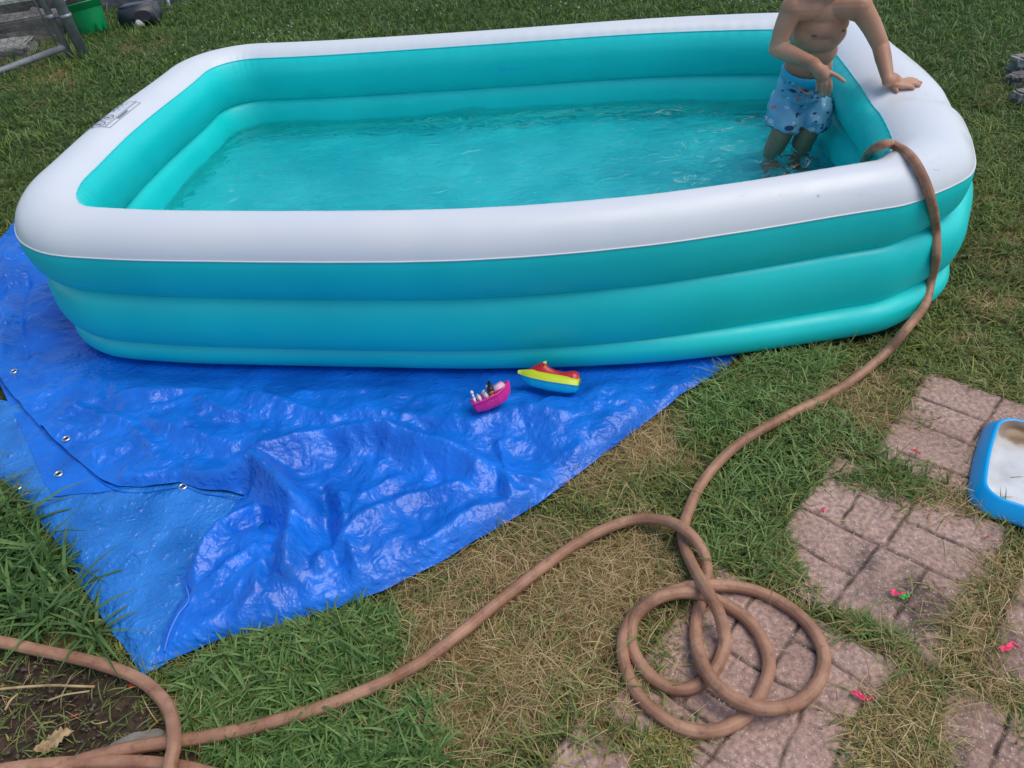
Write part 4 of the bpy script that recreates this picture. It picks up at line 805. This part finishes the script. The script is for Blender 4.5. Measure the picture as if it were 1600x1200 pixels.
MS = mat('dry_stalk', (.42, .29, .12), .7); noise_col(MS, (.30, .19, .08), (.52, .38, .18), 40, 4)
def stalk(name, pts, r_, label, cat='twig'):
    bm = bmesh.new(); tube(bm, catmull([G(*q) for q in pts], 6), r_, 8); o = frombm(name, bm, MS); tag(o, label, cat, 'dry stalks in the dirt'); return o
stalk('dry_stalk', [(-30, 1080, .012), (30, 1074, .014), (80, 1071, .013), (112, 1072, .016), (148, 1073, .01)], .0028, 'straight straw coloured stalk with a knot on the bare dirt')
stalk('dry_stalk', [(75, 1095, .01), (100, 1086, .014), (125, 1082, .012), (140, 1080, .01)], .002, 'short crooked stalk just under the straight straw coloured one')
stalk('dry_stalk', [(221, 1086, .014), (232, 1108, .018), (247, 1130, .012)], .0011, 'thin pale stem crossing the dirt right beside the hose bend')
stalk('dry_stalk', [(143, 1128, .012), (150, 1131, .016), (168, 1127, .012)], .0014, 'tiny white curved stem in the middle of the dirt')
stalk('dry_stalk', [(8, 1110, .01), (16, 1095, .014), (28, 1084, .012)], .0022, 'brown twig slanting up at the left of the dirt')
bm = bmesh.new()
for _ in range(420):
    px, py = random.uniform(-40, 290), random.uniform(1015, 1210); p = G(px, py)
    if not inpoly(np.array(p.x), np.array(p.y), DIRTW): continue
    rr_ = random.uniform(.0015, .006); bmesh.ops.create_icosphere(bm, subdivisions=1, radius=rr_, matrix=Matrix.Translation((p.x, p.y, .002)) @ Matrix.Diagonal((1, random.uniform(.6, 1), .6, 1)))
for v in bm.verts: v.co += Vector((noise.noise(v.co*300), noise.noise(v.co*310), noise.noise(v.co*320)))*.0015
MD = mat('dirt_crumbs', (.06, .04, .03), .95); noise_col(MD, (.03, .02, .013), (.16, .12, .09), 50, 3); o = frombm('dirt_crumbs', bm, MD); tag(o, 'loose crumbs of soil on the bare patch', 'soil', kind='stuff')

# ---------------------------------------------------------------- back left: gate, bucket, bin, rubble
M_GALV = mat('galvanised_steel', (.30, .32, .34), .45, .5, Metallic=.35); noise_col(M_GALV, (.19, .205, .22), (.33, .345, .36), 14, 6, .3, .7)
M_WIRE = mat('chain_wire', (.10, .11, .11), .5, .5, Metallic=.3)
base = G(133, 88); post = empty('gate_post', base.to_tuple(), 'leaning grey galvanised gate post at the back left beside the green bucket', 'fence post')
top = Y(66, -50, base.y); dirv = (top-base).normalized(); tp = base+dirv*1.35
bm = bmesh.new(); tube(bm, [base-dirv*.05, tp], .037, 20); frombm('pipe', bm, M_GALV, post)
bm = bmesh.new(); tube(bm, [base+dirv*.26, base+dirv*.285], .041, 20); frombm('clamp', bm, M_GALV, post)
bm = bmesh.new(); sph(bm, tp, .042); frombm('cap', bm, M_GALV, post)
gate = empty('gate', G(60, 100).to_tuple(), 'grey steel tube gate with chain link mesh standing open at the back left', 'gate')
gb = Y(111, 90, base.y-.02); gd = (Y(66, 0, base.y-.02)-gb).normalized(); gt_ = gb+gd*1.2
lb = Y(0, 114, base.y-.35); ld = (lb-(gb+gd*.06)); ldn = ld.normalized(); far_b = gb+gd*.06+ldn*1.5
bm = bmesh.new(); tube(bm, [gb, gt_], .024, 14); frombm('hinge_rail', bm, M_GALV, gate)
bm = bmesh.new(); tube(bm, [gb+gd*.075, far_b], .022, 14); frombm('bottom_rail', bm, M_GALV, gate)
bm = bmesh.new(); tube(bm, [gt_, far_b+gd*1.14], .022, 14); frombm('top_rail', bm, M_GALV, gate)
bm = bmesh.new(); tube(bm, [far_b, far_b+gd*1.14], .024, 14); frombm('latch_rail', bm, M_GALV, gate)
bm = bmesh.new(); tube(bm, [gb+gd*.05+ldn*.05, gt_+ldn*.05], .006, 6); frombm('tension_bar', bm, M_GALV, gate)
for hk in (.26, .95):
    bm = bmesh.new(); tube(bm, [gb+gd*hk, gb+gd*(hk+.03)], .030, 14); tube(bm, [gb+gd*(hk+.015), base+dirv*(hk+.01)], .010, 8)
    frombm('hinge', bm, M_GALV, gate)
bm = bmesh.new(); nW = 27
for k in range(-20, 27):
    for sg_ in (0, 1):
        pts = []
        for j in range(25):
            a = .055*k+(1.14*j/24 if sg_ else 1.14-1.14*j/24)
            if 0.03 < a < 1.45: pts.append(gb+gd*(.075+1.12*j/24)+ldn*a+Vector((0, .002*(1 if sg_ else -1), 0)))
        if len(pts) > 1: tube(bm, [pts[0], pts[-1]], .0011, 4, False)
frombm('chain_link', bm, M_WIRE, gate)
# bucket
M_GRN = mat('green_plastic', (.0, .27, .075), .38); bk = empty('bucket', G(150, 53).to_tuple(), 'broken bright green plastic bucket with a jagged bottom edge in the grass', 'bucket')
bm = bmesh.new(); seg = 72; prof_b = [(.098, .0), (.103, .03), (.112, .09), (.121, .15), (.128, .20), (.129, .205), (.134, .207), (.137, .25), (.142, .253), (.142, .262), (.136, .262), (.131, .25), (.122, .20), (.100, .05)]; prof_b = [(r_, z_*.85) for r_, z_ in prof_b]
tilt = Matrix.Rotation(R(-9), 3, 'Y') @ Matrix.Rotation(R(-8), 3, 'X'); rings = []
bc = G(149, 52)
for i, (r_, z_) in enumerate(prof_b):
    rg = []
    for k in range(seg):
        a = 2*math.pi*k/seg; jz = 0
        if i == 0: jz = max(0, .052*noise.noise(Vector((math.cos(a)*2.2, math.sin(a)*2.2, 4)))+.03*noise.noise(Vector((math.cos(a)*7, math.sin(a)*7, 1)))+.010)
        rg.append(bm.verts.new(bc+tilt @ Vector((r_*math.cos(a)*1.04, r_*math.sin(a)*1.04, max(z_, jz) if i == 0 else max(z_, .0)+(.0))*1)))
    rings.append(rg)
for i in range(len(rings)-1):
    for k in range(seg): bm.faces.new((rings[i][k], rings[i][(k+1) % seg], rings[i+1][(k+1) % seg], rings[i+1][k]))
frombm('body', bm, M_GRN, bk)
bm = bmesh.new(); tube(bm, [bc+tilt @ Vector((.146*math.cos(a), .146*math.sin(a), .245+.02*math.sin(a*3))) for a in np.linspace(R(-180), R(0), 20)], .004, 8); frombm('handle', bm, M_WPL, bk)
# dark bin lying on its side
M_DK = mat('dark_grey_plastic', (.035, .038, .048), .45); noise_col(M_DK, (.028, .03, .038), (.06, .064, .075), 8, 5)
bn = empty('planter_tub', G(222, 40).to_tuple(), 'dark grey plastic tub tipped over in the grass right of the green bucket', 'tub'); bcn = G(222, 36)
bm = bmesh.new(); V4 = [(-.22, -.12, 0), (.22, -.14, 0), (.20, .26, 0), (-.18, .26, 0), (-.19, -.05, .15), (.17, -.07, .17), (.16, .20, .15), (-.15, .20, .14)]; vv = [bm.verts.new(q) for q in V4]
for f_ in ((0, 3, 2, 1), (4, 5, 6, 7), (0, 1, 5, 4), (1, 2, 6, 5), (2, 3, 7, 6), (3, 0, 4, 7)): bm.faces.new([vv[i] for i in f_])
bmesh.ops.bevel(bm, geom=bm.edges[:], offset=.022, segments=4, affect='EDGES'); bmesh.ops.transform(bm, matrix=Matrix.Translation(bcn) @ Matrix.Rotation(R(8), 4, 'Z') @ Matrix.Diagonal((.80, .80, .9, 1)), verts=bm.verts); frombm('shell', bm, M_DK, bn)
bm = bmesh.new(); bmesh.ops.create_circle(bm, cap_ends=True, radius=.07, segments=28, matrix=Matrix.Translation(bcn+Vector((.056, -.088, .068))) @ Matrix.Rotation(R(8), 4, 'Z') @ Matrix.Rotation(R(62), 4, 'X') @ Matrix.Diagonal((1, .62, 1, 1))); frombm('opening', bm, M_BLK, bn)
rock('pebble', 219, 41, .035, .03, .03, 'whitish pebble in front of the dark grey tub', 'stone', (.42, .40, .34), (.55, .53, .46), 5)
GR = 'old stones and boards behind the gate'
rock('concrete_block', 28, 62, .42, .16, .11, 'weathered dark grey concrete block lying behind the gate rails', 'concrete block', (.10, .09, .08), (.20, .18, .16), 8, 18, group=GR, block=True, amp=.10)
rock('weathered_board', 18, 40, .34, .045, .02, 'whitish weathered board lying on top of the concrete block', 'board', (.28, .27, .25), (.45, .44, .40), 9, 22, .17, GR, block=True, amp=.05)
rock('stone', 74, 52, .09, .10, .13, 'upright rounded grey stone right behind the gate tube', 'stone', (.10, .095, .095), (.19, .18, .175), 12, 0, group=GR)
rock('stone_slab', 5, 85, .22, .16, .05, 'cracked light grey stone slab at the left edge below the board', 'stone', (.16, .15, .13), (.32, .30, .26), 13, 10, group=GR, block=True, amp=.12)
rock('concrete_slab', 10, 18, .85, .35, .16, 'wide brown grey concrete slab at the very top left', 'concrete slab', (.09, .08, .075), (.17, .15, .14), 14, 12, group=GR, block=True, amp=.07)
rock('rubble_pile', 150, 0, .30, .14, .10, 'low heap of grey brown rubble above the green bucket', 'rubble', (.10, .09, .08), (.42, .41, .38), 15, 0, group=GR, fr=5, amp=.5)
rock('fallen_board', 232, 5, .42, .10, .06, 'grey mauve board lying behind the dark tub', 'board', (.11, .10, .11), (.19, .17, .18), 16, 6, group=GR, block=True, amp=.08)
bm = bmesh.new(); tube(bm, [G(266, 15, .0), Y(258, -14, G(266, 15).y)], .012, 10); o = frombm('white_stake', bm, M_WPL); tag(o, 'thin white stake poking out of the grass beside the dark tub', 'stake')
for q, lab, c1, c2, sd_ in (((1622, 112, .16, .05, .050, 12, .02), 'uppermost grey split log at the right edge of the lawn', (.17, .155, .14), (.34, .32, .30), 21), ((1628, 128, .18, .045, .038, 6, .0), 'middle dark grey split log below the pale one at the right edge', (.08, .07, .06), (.20, .18, .16), 22), ((1630, 158, .16, .042, .042, 4, 0), 'lowest grey split log at the right edge, apart from the other two', (.13, .12, .11), (.30, .28, .27), 23)):
    rock('firewood_log', q[0], q[1], q[2], q[3], q[4], lab, 'log', c1, c2, sd_, q[5], q[6], 'split logs at the right edge', 5, .16, block=True)

# ---------------------------------------------------------------- person
M_SKIN = mat('skin', (.46, .245, .165), .48, .4, Subsurface_Weight=.12, Subsurface_Scale=.01); M_SKIN.node_tree.nodes['Principled BSDF'].inputs['Subsurface Radius'].default_value = (1, .35, .2)
noise_col(M_SKIN, (.37, .165, .098), (.55, .29, .185), 7, 8, .32, .68, bump=.12, bscale=150, bdist=.001)
kid = empty('person', G(1235, 250).to_tuple(), 'small child in pale blue printed swim shorts standing in the pool, hand on the rim', 'person')
def cap(bm, p, q, a, b, n=10):
    p, q = Vector(p), Vector(q); d = q-p; l = d.length
    if l < 1e-6: sph(bm, p, a); return
    t = d/l; pts = []; rd = []
    for k in range(6): an = math.pi/2*(1-k/6); pts.append(p-t*a*math.sin(an)); rd.append(max(a*math.cos(an), 1e-4))
    for k in range(n+1): pts.append(p+d*k/n); rd.append(a+(b-a)*k/n)
    for k in range(1, 7): an = math.pi/2*k/6; pts.append(q+t*b*math.sin(an)); rd.append(max(b*math.cos(an), 1e-4))
    tube(bm, pts, rd, 14)
def limb(bm, pts, rads):
    c = catmull(pts, 6); r_ = np.interp(np.linspace(0, len(pts)-1, len(c)), range(len(pts)), rads)
    tube(bm, c, list(r_), 18); sph(bm, c[0], r_[0]); sph(bm, c[-1], r_[-1])
def ell(bm, c, rx, ry, rz, rot=None): sph(bm, Vector(c), 1, (rx, ry, rz), rot, 28)
def remesh(name, bm, mm, parent, vox, it=6, fac=.5):
    o = frombm(name+'_raw', bm, mm, None); md = o.modifiers.new('r', 'REMESH'); md.mode = 'VOXEL'; md.voxel_size = vox; md.use_smooth_shade = True
    s_ = o.modifiers.new('s', 'SMOOTH'); s_.iterations = it; s_.factor = fac
    dg = bpy.context.evaluated_depsgraph_get(); me = bpy.data.meshes.new_from_object(o.evaluated_get(dg)); bpy.data.objects.remove(o)
    me.materials.clear(); return link(name, me, mm, parent)
YH, YS = 2.86, 2.70
rsh, lsh = Y(1238, 14, YS-.01), Y(1343, 10, YS-.03); hipc = Y(1248, 150, YH); neck = Y(1295, -12, YS)
hR, hL = Y(1229, 162, YH), Y(1272, 164, YH-.01); kR, kL = Y(1223, 205, YH-.05), Y(1263, 204, YH-.06)
fR, fL = Vector((kR.x-.01, YH+.035, .045)), Vector((kL.x+.005, YH+.03, .045))
elR, wrR = Y(1214, 76, YS-.02), Y(1271, 99, YS-.13); elL, wrL = Y(1376, 72, YS-.06), Y(1388, 126, 2.535)
spine = (neck-hipc); sdir = spine.normalized(); lat = (lsh-rsh).normalized(); fwd = lat.cross(sdir).normalized()
if fwd.y > 0: fwd = -fwd
def B(u_, v_, f_): return hipc+spine*u_+lat*v_+fwd*f_      # torso coordinates
TR = Matrix((lat, fwd, sdir)).transposed()
sw = (lsh-rsh).length; print('shoulder', sw, 'spine', spine.length)
KW = 1+.6*(sw/.235-1); print('KW', KW)
bm = bmesh.new()
for u_, a, b, f_ in ((-.02, .086, .070, .0), (.10, .088, .068, .006), (.22, .086, .066, .010), (.34, .089, .064, .006), (.48, .092, .064, .002), (.62, .098, .066, .0), (.74, .102, .064, 0), (.84, .092, .055, -.004)):
    ell(bm, B(u_, 0, f_), a*KW, b, .055, TR)
ell(bm, B(.68, -.045, .026), .045, .032, .045, TR); ell(bm, B(.68, .045, .026), .045, .032, .045, TR); ell(bm, B(.20, 0, .026), .060, .042, .07, TR)
for sh in (rsh, lsh): cap(bm, B(.86, 0, -.005), sh, .040, .040)
cap(bm, B(.88, 0, -.004), neck+sdir*.035, .034, .031)
limb(bm, [rsh, rsh.lerp(elR, .5)+Vector((-.004, 0, 0)), elR], [.038, .032, .0275]); limb(bm, [elR, elR.lerp(wrR, .35), wrR], [.0285, .028, .0195])
limb(bm, [lsh, lsh.lerp(elL, .5)+Vector((.005, 0, 0)), elL], [.038, .032, .0270]); limb(bm, [elL, elL.lerp(wrL, .35), wrL], [.0275, .0265, .0190])
ell(bm, B(-.08, 0, 0), .092, .075, .07, TR)
for h_, k_, f_ in ((hR, kR, fR), (hL, kL, fL)):
    limb(bm, [h_, h_.lerp(k_, .5)+Vector((0, -.012, .0)), k_], [.055, .053, .042]); limb(bm, [k_, k_.lerp(f_, .35)+Vector((0, .012, 0)), f_+Vector((0, 0, .01))], [.041, .040, .026])
    toe = f_+Vector((-.012, -.105, -.012)); cap(bm, f_+Vector((0, .022, -.008)), toe, .024, .019); cap(bm, f_+Vector((.012, 0, -.008)), toe+Vector((.022, .012, 0)), .020, .014)
    for j in range(5): cap(bm, toe+Vector((-.018+.011*j, .0+.004*j, -.004)), toe+Vector((-.020+.011*j, -.018+.005*j, -.007)), .0085-.0008*j, .0075-.0008*j)
# hands: fingers as separate chains
def finger(bm, pts, r0_, r1_): 
    c = catmull(pts, 4); tube(bm, c, list(np.linspace(r0_, r1_, len(c))), 10); sph(bm, c[-1], r1_, seg=10)
# right hand: relaxed, fingers hanging, first finger pointing off to the side
yh = wrR.y-.035
def Hh(px, py, dy=0): return Y(px, py, yh-dy)
limb(bm, [wrR, Hh(1278, 108), Hh(1285, 117)], [.020, .021, .022]); ell(bm, Hh(1284, 114), .026, .013, .026)
finger(bm, [Hh(1291, 112), Hh(1302, 116, .008), Hh(1311, 121, .012), Hh(1319, 127, .012)], .0086, .0064)
finger(bm, [Hh(1294, 119), Hh(1298, 130, .012), Hh(1298, 140, .012), Hh(1295, 148, .002)], .0070, .0052)
finger(bm, [Hh(1288, 121), Hh(1291, 132, .008), Hh(1290, 142, .006), Hh(1288, 151, -.002)], .0070, .0052)
finger(bm, [Hh(1282, 121), Hh(1284, 132, .004), Hh(1283, 141, 0), Hh(1281, 149, -.008)], .0068, .0050)
finger(bm, [Hh(1277, 118, -.002), Hh(1277, 129, -.006), Hh(1277, 137, -.010), Hh(1275, 143, -.014)], .0060, .0046)
# left hand pressed flat on the rim
def onRim(px, py, off=.008):
    h = HB.ray_cast(Vector((0, 0, CH)), Vector(ray(px, py)).normalized()); return h[0]+Vector((0, 0, off)) if h[0] else G(px, py, .51)
hp_ = [onRim(1392, 136, .016), onRim(1404, 137, .014)]
limb(bm, [wrL, hp_[0]+Vector((0, 0, .010)), hp_[1]], [.021, .021, .017]); ell(bm, onRim(1402, 137, .012), .028, .028, .013)
for a, b, c_ in (((1408, 132), (1420, 129.5), (1431, 128)), ((1411, 135.5), (1425, 133), (1438, 132)), ((1410, 139), (1424, 137), (1436, 136)), ((1406, 142), (1416, 141.5), (1427, 140.5))):
    finger(bm, [onRim(*a, .012), onRim(*b, .013), onRim(*c_, .006)], .0078, .0060)
finger(bm, [onRim(1392, 139, .012), onRim(1395, 142, .011), onRim(1401, 146, .007)], .0082, .0062)
# head, above the top edge of the photograph
hd = neck+sdir*.02+Vector((.0, -.015, .115))
ell(bm, hd+Vector((0, .012, .015)), .066, .078, .080); ell(bm, hd+Vector((0, -.022, -.032)), .050, .050, .052); ell(bm, hd+Vector((0, -.036, -.062)), .026, .024, .018); cap(bm, neck, hd+Vector((0, .01, -.03)), .034, .034)
cap(bm, hd+Vector((0, -.070, .004)), hd+Vector((0, -.080, -.018)), .007, .011)
for sg_ in (-1, 1):
    ell(bm, hd+Vector((sg_*.066, .010, -.008)), .008, .018, .024); ell(bm, hd+Vector((sg_*.034, -.048, -.028)), .020, .020, .020); ell(bm, hd+Vector((sg_*.013, -.078, -.020)), .007, .008, .006)
cap(bm, hd+Vector((-.014, -.072, -.042)), hd+Vector((.014, -.072, -.042)), .006, .006); cap(bm, hd+Vector((-.012, -.070, -.050)), hd+Vector((.012, -.070, -.050)), .007, .007)
body = remesh('body', bm, M_SKIN, kid, .0027, 4)
M_EYE = mat('eye_white', (.75, .73, .70), .2); M_IRIS = mat('iris', (.05, .025, .012), .15); M_HAIR = mat('brown_hair', (.035, .020, .012), .6); M_NIP = mat('areola', (.20, .085, .06), .55)
for sg_ in (-1, 1):
    bm = bmesh.new(); sph(bm, hd+Vector((sg_*.024, -.0545, .002)), .0095, (1, 1, .75)); e_ = frombm('eye', bm, M_EYE, kid); bm = bmesh.new(); sph(bm, hd+Vector((sg_*.024, -.0612, .002)), .0046, (1, .75, 1)); frombm('iris', bm, M_IRIS, e_)
bm = bmesh.new(); ell(bm, hd+Vector((0, .022, .030)), .073, .080, .078)
for _ in range(900):
    a = random.uniform(0, 2*math.pi); e_ = random.uniform(-.2, 1.45); d = Vector((math.cos(a)*math.cos(e_)*.072, math.sin(a)*math.cos(e_)*.080, math.sin(e_)*.078)); p = hd+Vector((0, .020, .028))+d
    if p.y < hd.y-.045 and p.z < hd.z+.045: continue
    dn_ = Vector((d.x*.25, -abs(d.y)*.2, -.028)) if e_ < 1 else Vector((random.uniform(-.02, .02), -.02, 0)); tube(bm, [p, p+dn_*.5+d*.05, p+dn_], [.0035, .003, .001], 5)
frombm('hair', bm, M_HAIR, kid)
BB = bvh([body])
def onB(px, py):
    h = BB.ray_cast(Vector((0, 0, CH)), Vector(ray(px, py)).normalized()); return (h[0], h[1]) if h[0] else (Y(px, py, YS), Vector((0, -1, 0)))
def disc(name, px, py, r_, mm, par, sc=(1, 1), off=.0008):
    p, n_ = onB(px, py); bm = bmesh.new(); q = n_.to_track_quat('Z', 'Y').to_matrix().to_4x4(); sph(bm, (0, 0, 0), r_, (sc[0], sc[1], .12), seg=14); bmesh.ops.transform(bm, matrix=Matrix.Translation(p+n_*off*.2) @ q, verts=bm.verts); return frombm(name, bm, mm, par)
disc('nipple', 1272, 56, .0075, M_NIP, kid, (1.3, .7)); disc('nipple', 1318, 48, .007, M_NIP, kid, (1.2, .7)) ; disc('navel', 1267, 115, .0045, M_NIP, kid, (1, 1))
# ---- shorts
bm = bmesh.new()
def SB_(u_, v_, f_): return hipc+spine*u_+lat*v_+fwd*f_
vert = Vector((0, 0, 1))
for u_, a, b in ((.265, .087, .070), (.19, .090, .074), (.12, .093, .077), (.04, .097, .080), (-.04, .103, .084), (-.12, .106, .084), (-.20, .102, .080)): ell(bm, SB_(u_, 0, .004), a*KW, b, .035, TR)
hemR = hR.lerp(kR, .86)+Vector((-.004, -.002, .004)); hemL = hL.lerp(kL, .86)+Vector((.006, -.002, .004))
for h_, e_ in ((hR, hemR), (hL, hemL)):
    d = (e_-h_); pts = [h_+Vector((0, 0, .01)), h_+d*.4+Vector((0, -.012, 0)), h_+d*.75+Vector((0, -.010, 0)), e_]; c = catmull(pts, 6); rd = np.interp(np.linspace(0, 3, len(c)), range(4), [.058, .064, .066, .067]); tube(bm, c, list(rd), 24)
sh_ = remesh('shorts', bm, None or mat('tmp'), kid, .0045, 5)
me = sh_.data; nV = len(me.vertices); co = np.zeros(nV*3); me.vertices.foreach_get('co', co); co = co.reshape(-1, 3); no = np.array([tuple(v.normal) for v in me.vertices])
hcz = np.array(hipc); vv_ = (co-hcz) @ np.array(lat); uu_ = (co-hcz) @ np.array(sdir)/spine.length
wr = .0085*ridged(vv_+.5*uu_*.3, uu_*.35*1.3, .05, 91)+.0028*ridged(vv_*1.4, uu_*.3-vv_*.6, .028, 92)
gath = .0016*np.sin(vv_*900)*np.exp(-((uu_-.13)/.05)**2); co = co+no*(wr+gath)[:, None]; me.vertices.foreach_set('co', co.ravel()); me.update()
M_SH = mat('printed_swim_fabric', (.12, .34, .55), .65, .3); me.materials.clear(); me.materials.append(M_SH)
tc = N(M_SH, 'ShaderNodeTexCoord'); cur = None
base_c = N(M_SH, 'ShaderNodeTexNoise', i_Scale=7, i_Detail=5); L(M_SH, tc.outputs['Object'], base_c.inputs['Vector']); cr = N(M_SH, 'ShaderNodeValToRGB'); cr.color_ramp.elements[0].position = .4; cr.color_ramp.elements[1].position = .62; cr.color_ramp.elements[0].color = (.13, .36, .52, 1); cr.color_ramp.elements[1].color = (.26, .52, .68, 1); L(M_SH, base_c.outputs['Fac'], cr.inputs[0]); cur = cr.outputs[0]
for sc_, lo_c, hi_c, seed_, col_, th in ((30, .0, .22, 1, (.62, .62, .66, 1), .36), (30, .22, .46, 1, (.025, .07, .15, 1), .38), (30, .46, .60, 1, (.66, .24, .17, 1), .32), (62, .0, .16, 2, (.55, .62, .70, 1), .34), (62, .5, .66, 2, (.03, .07, .14, 1), .36)):
    mp = N(M_SH, 'ShaderNodeMapping'); mp.inputs['Location'].default_value = (seed_, seed_*.7, 0); mp.inputs['Scale'].default_value = (.7, .8, 1.35); L(M_SH, tc.outputs['Object'], mp.inputs[0])
    v = N(M_SH, 'ShaderNodeTexVoronoi', i_Scale=sc_); L(M_SH, mp.outputs[0], v.inputs['Vector']); sx = N(M_SH, 'ShaderNodeSeparateColor'); L(M_SH, v.outputs['Color'], sx.inputs[0])
    a = N(M_SH, 'ShaderNodeMath', operation='LESS_THAN'); L(M_SH, v.outputs['Distance'], a.inputs[0]); a.inputs[1].default_value = th
    b = N(M_SH, 'ShaderNodeMath', operation='GREATER_THAN'); L(M_SH, sx.outputs[0], b.inputs[0]); b.inputs[1].default_value = lo_c
    c = N(M_SH, 'ShaderNodeMath', operation='LESS_THAN'); L(M_SH, sx.outputs[0], c.inputs[0]); c.inputs[1].default_value = hi_c
    m1 = N(M_SH, 'ShaderNodeMath', operation='MULTIPLY'); L(M_SH, a.outputs[0], m1.inputs[0]); L(M_SH, b.outputs[0], m1.inputs[1]); m2 = N(M_SH, 'ShaderNodeMath', operation='MULTIPLY'); L(M_SH, m1.outputs[0], m2.inputs[0]); L(M_SH, c.outputs[0], m2.inputs[1])
    mx = N(M_SH, 'ShaderNodeMix', data_type='RGBA'); L(M_SH, m2.outputs[0], mx.inputs['Factor']); L(M_SH, cur, mx.inputs['A']); mx.inputs['B'].default_value = col_; cur = mx.outputs['Result']
L(M_SH, cur, pb(M_SH).inputs['Base Color'])
tag(sh_, 'pale blue swim shorts with a small navy, white and coral print')
SBV = bvh([sh_])
def onS(px, py, off=.004):
    h = SBV.ray_cast(Vector((0, 0, CH)), Vector(ray(px, py)).normalized()); return h[0]-Vector(ray(px, py)).normalized()*off if h[0] else Y(px, py, YH-.08)
M_CORAL = mat('coral_cord', (.75, .20, .12), .6); M_WB = mat('cyan_lining', (.02, .40, .62), .5)
def cordk(pts, r_): 
    bm = bmesh.new(); tube(bm, catmull([onS(*q) for q in pts], 5), r_, 8); frombm('drawstring', bm, M_CORAL, sh_)
cordk([(1242, 131), (1250, 139), (1259, 146), (1265, 150)], .0028); cordk([(1258, 132), (1252, 140), (1248, 149), (1245, 159)], .0028)
bm = bmesh.new(); rg = []
for z_, k_ in ((.235, 1.0), (.30, .985), (.335, .975)):
    rg.append([SB_(z_, .0, 0)+lat*(math.cos(a)*.0885*k_*KW)+fwd*(.007+math.sin(a)*.0725*k_) for a in np.linspace(0, 2*math.pi, 64, endpoint=False)])
V = [v for r_ in rg for v in r_]; F = [(i*64+k, i*64+(k+1) % 64, (i+1)*64+(k+1) % 64, (i+1)*64+k) for i in range(2) for k in range(64)]
wb = mesh('waistband', V, F, M_WB, sh_); md = wb.modifiers.new('t', 'SOLIDIFY'); md.thickness = .003
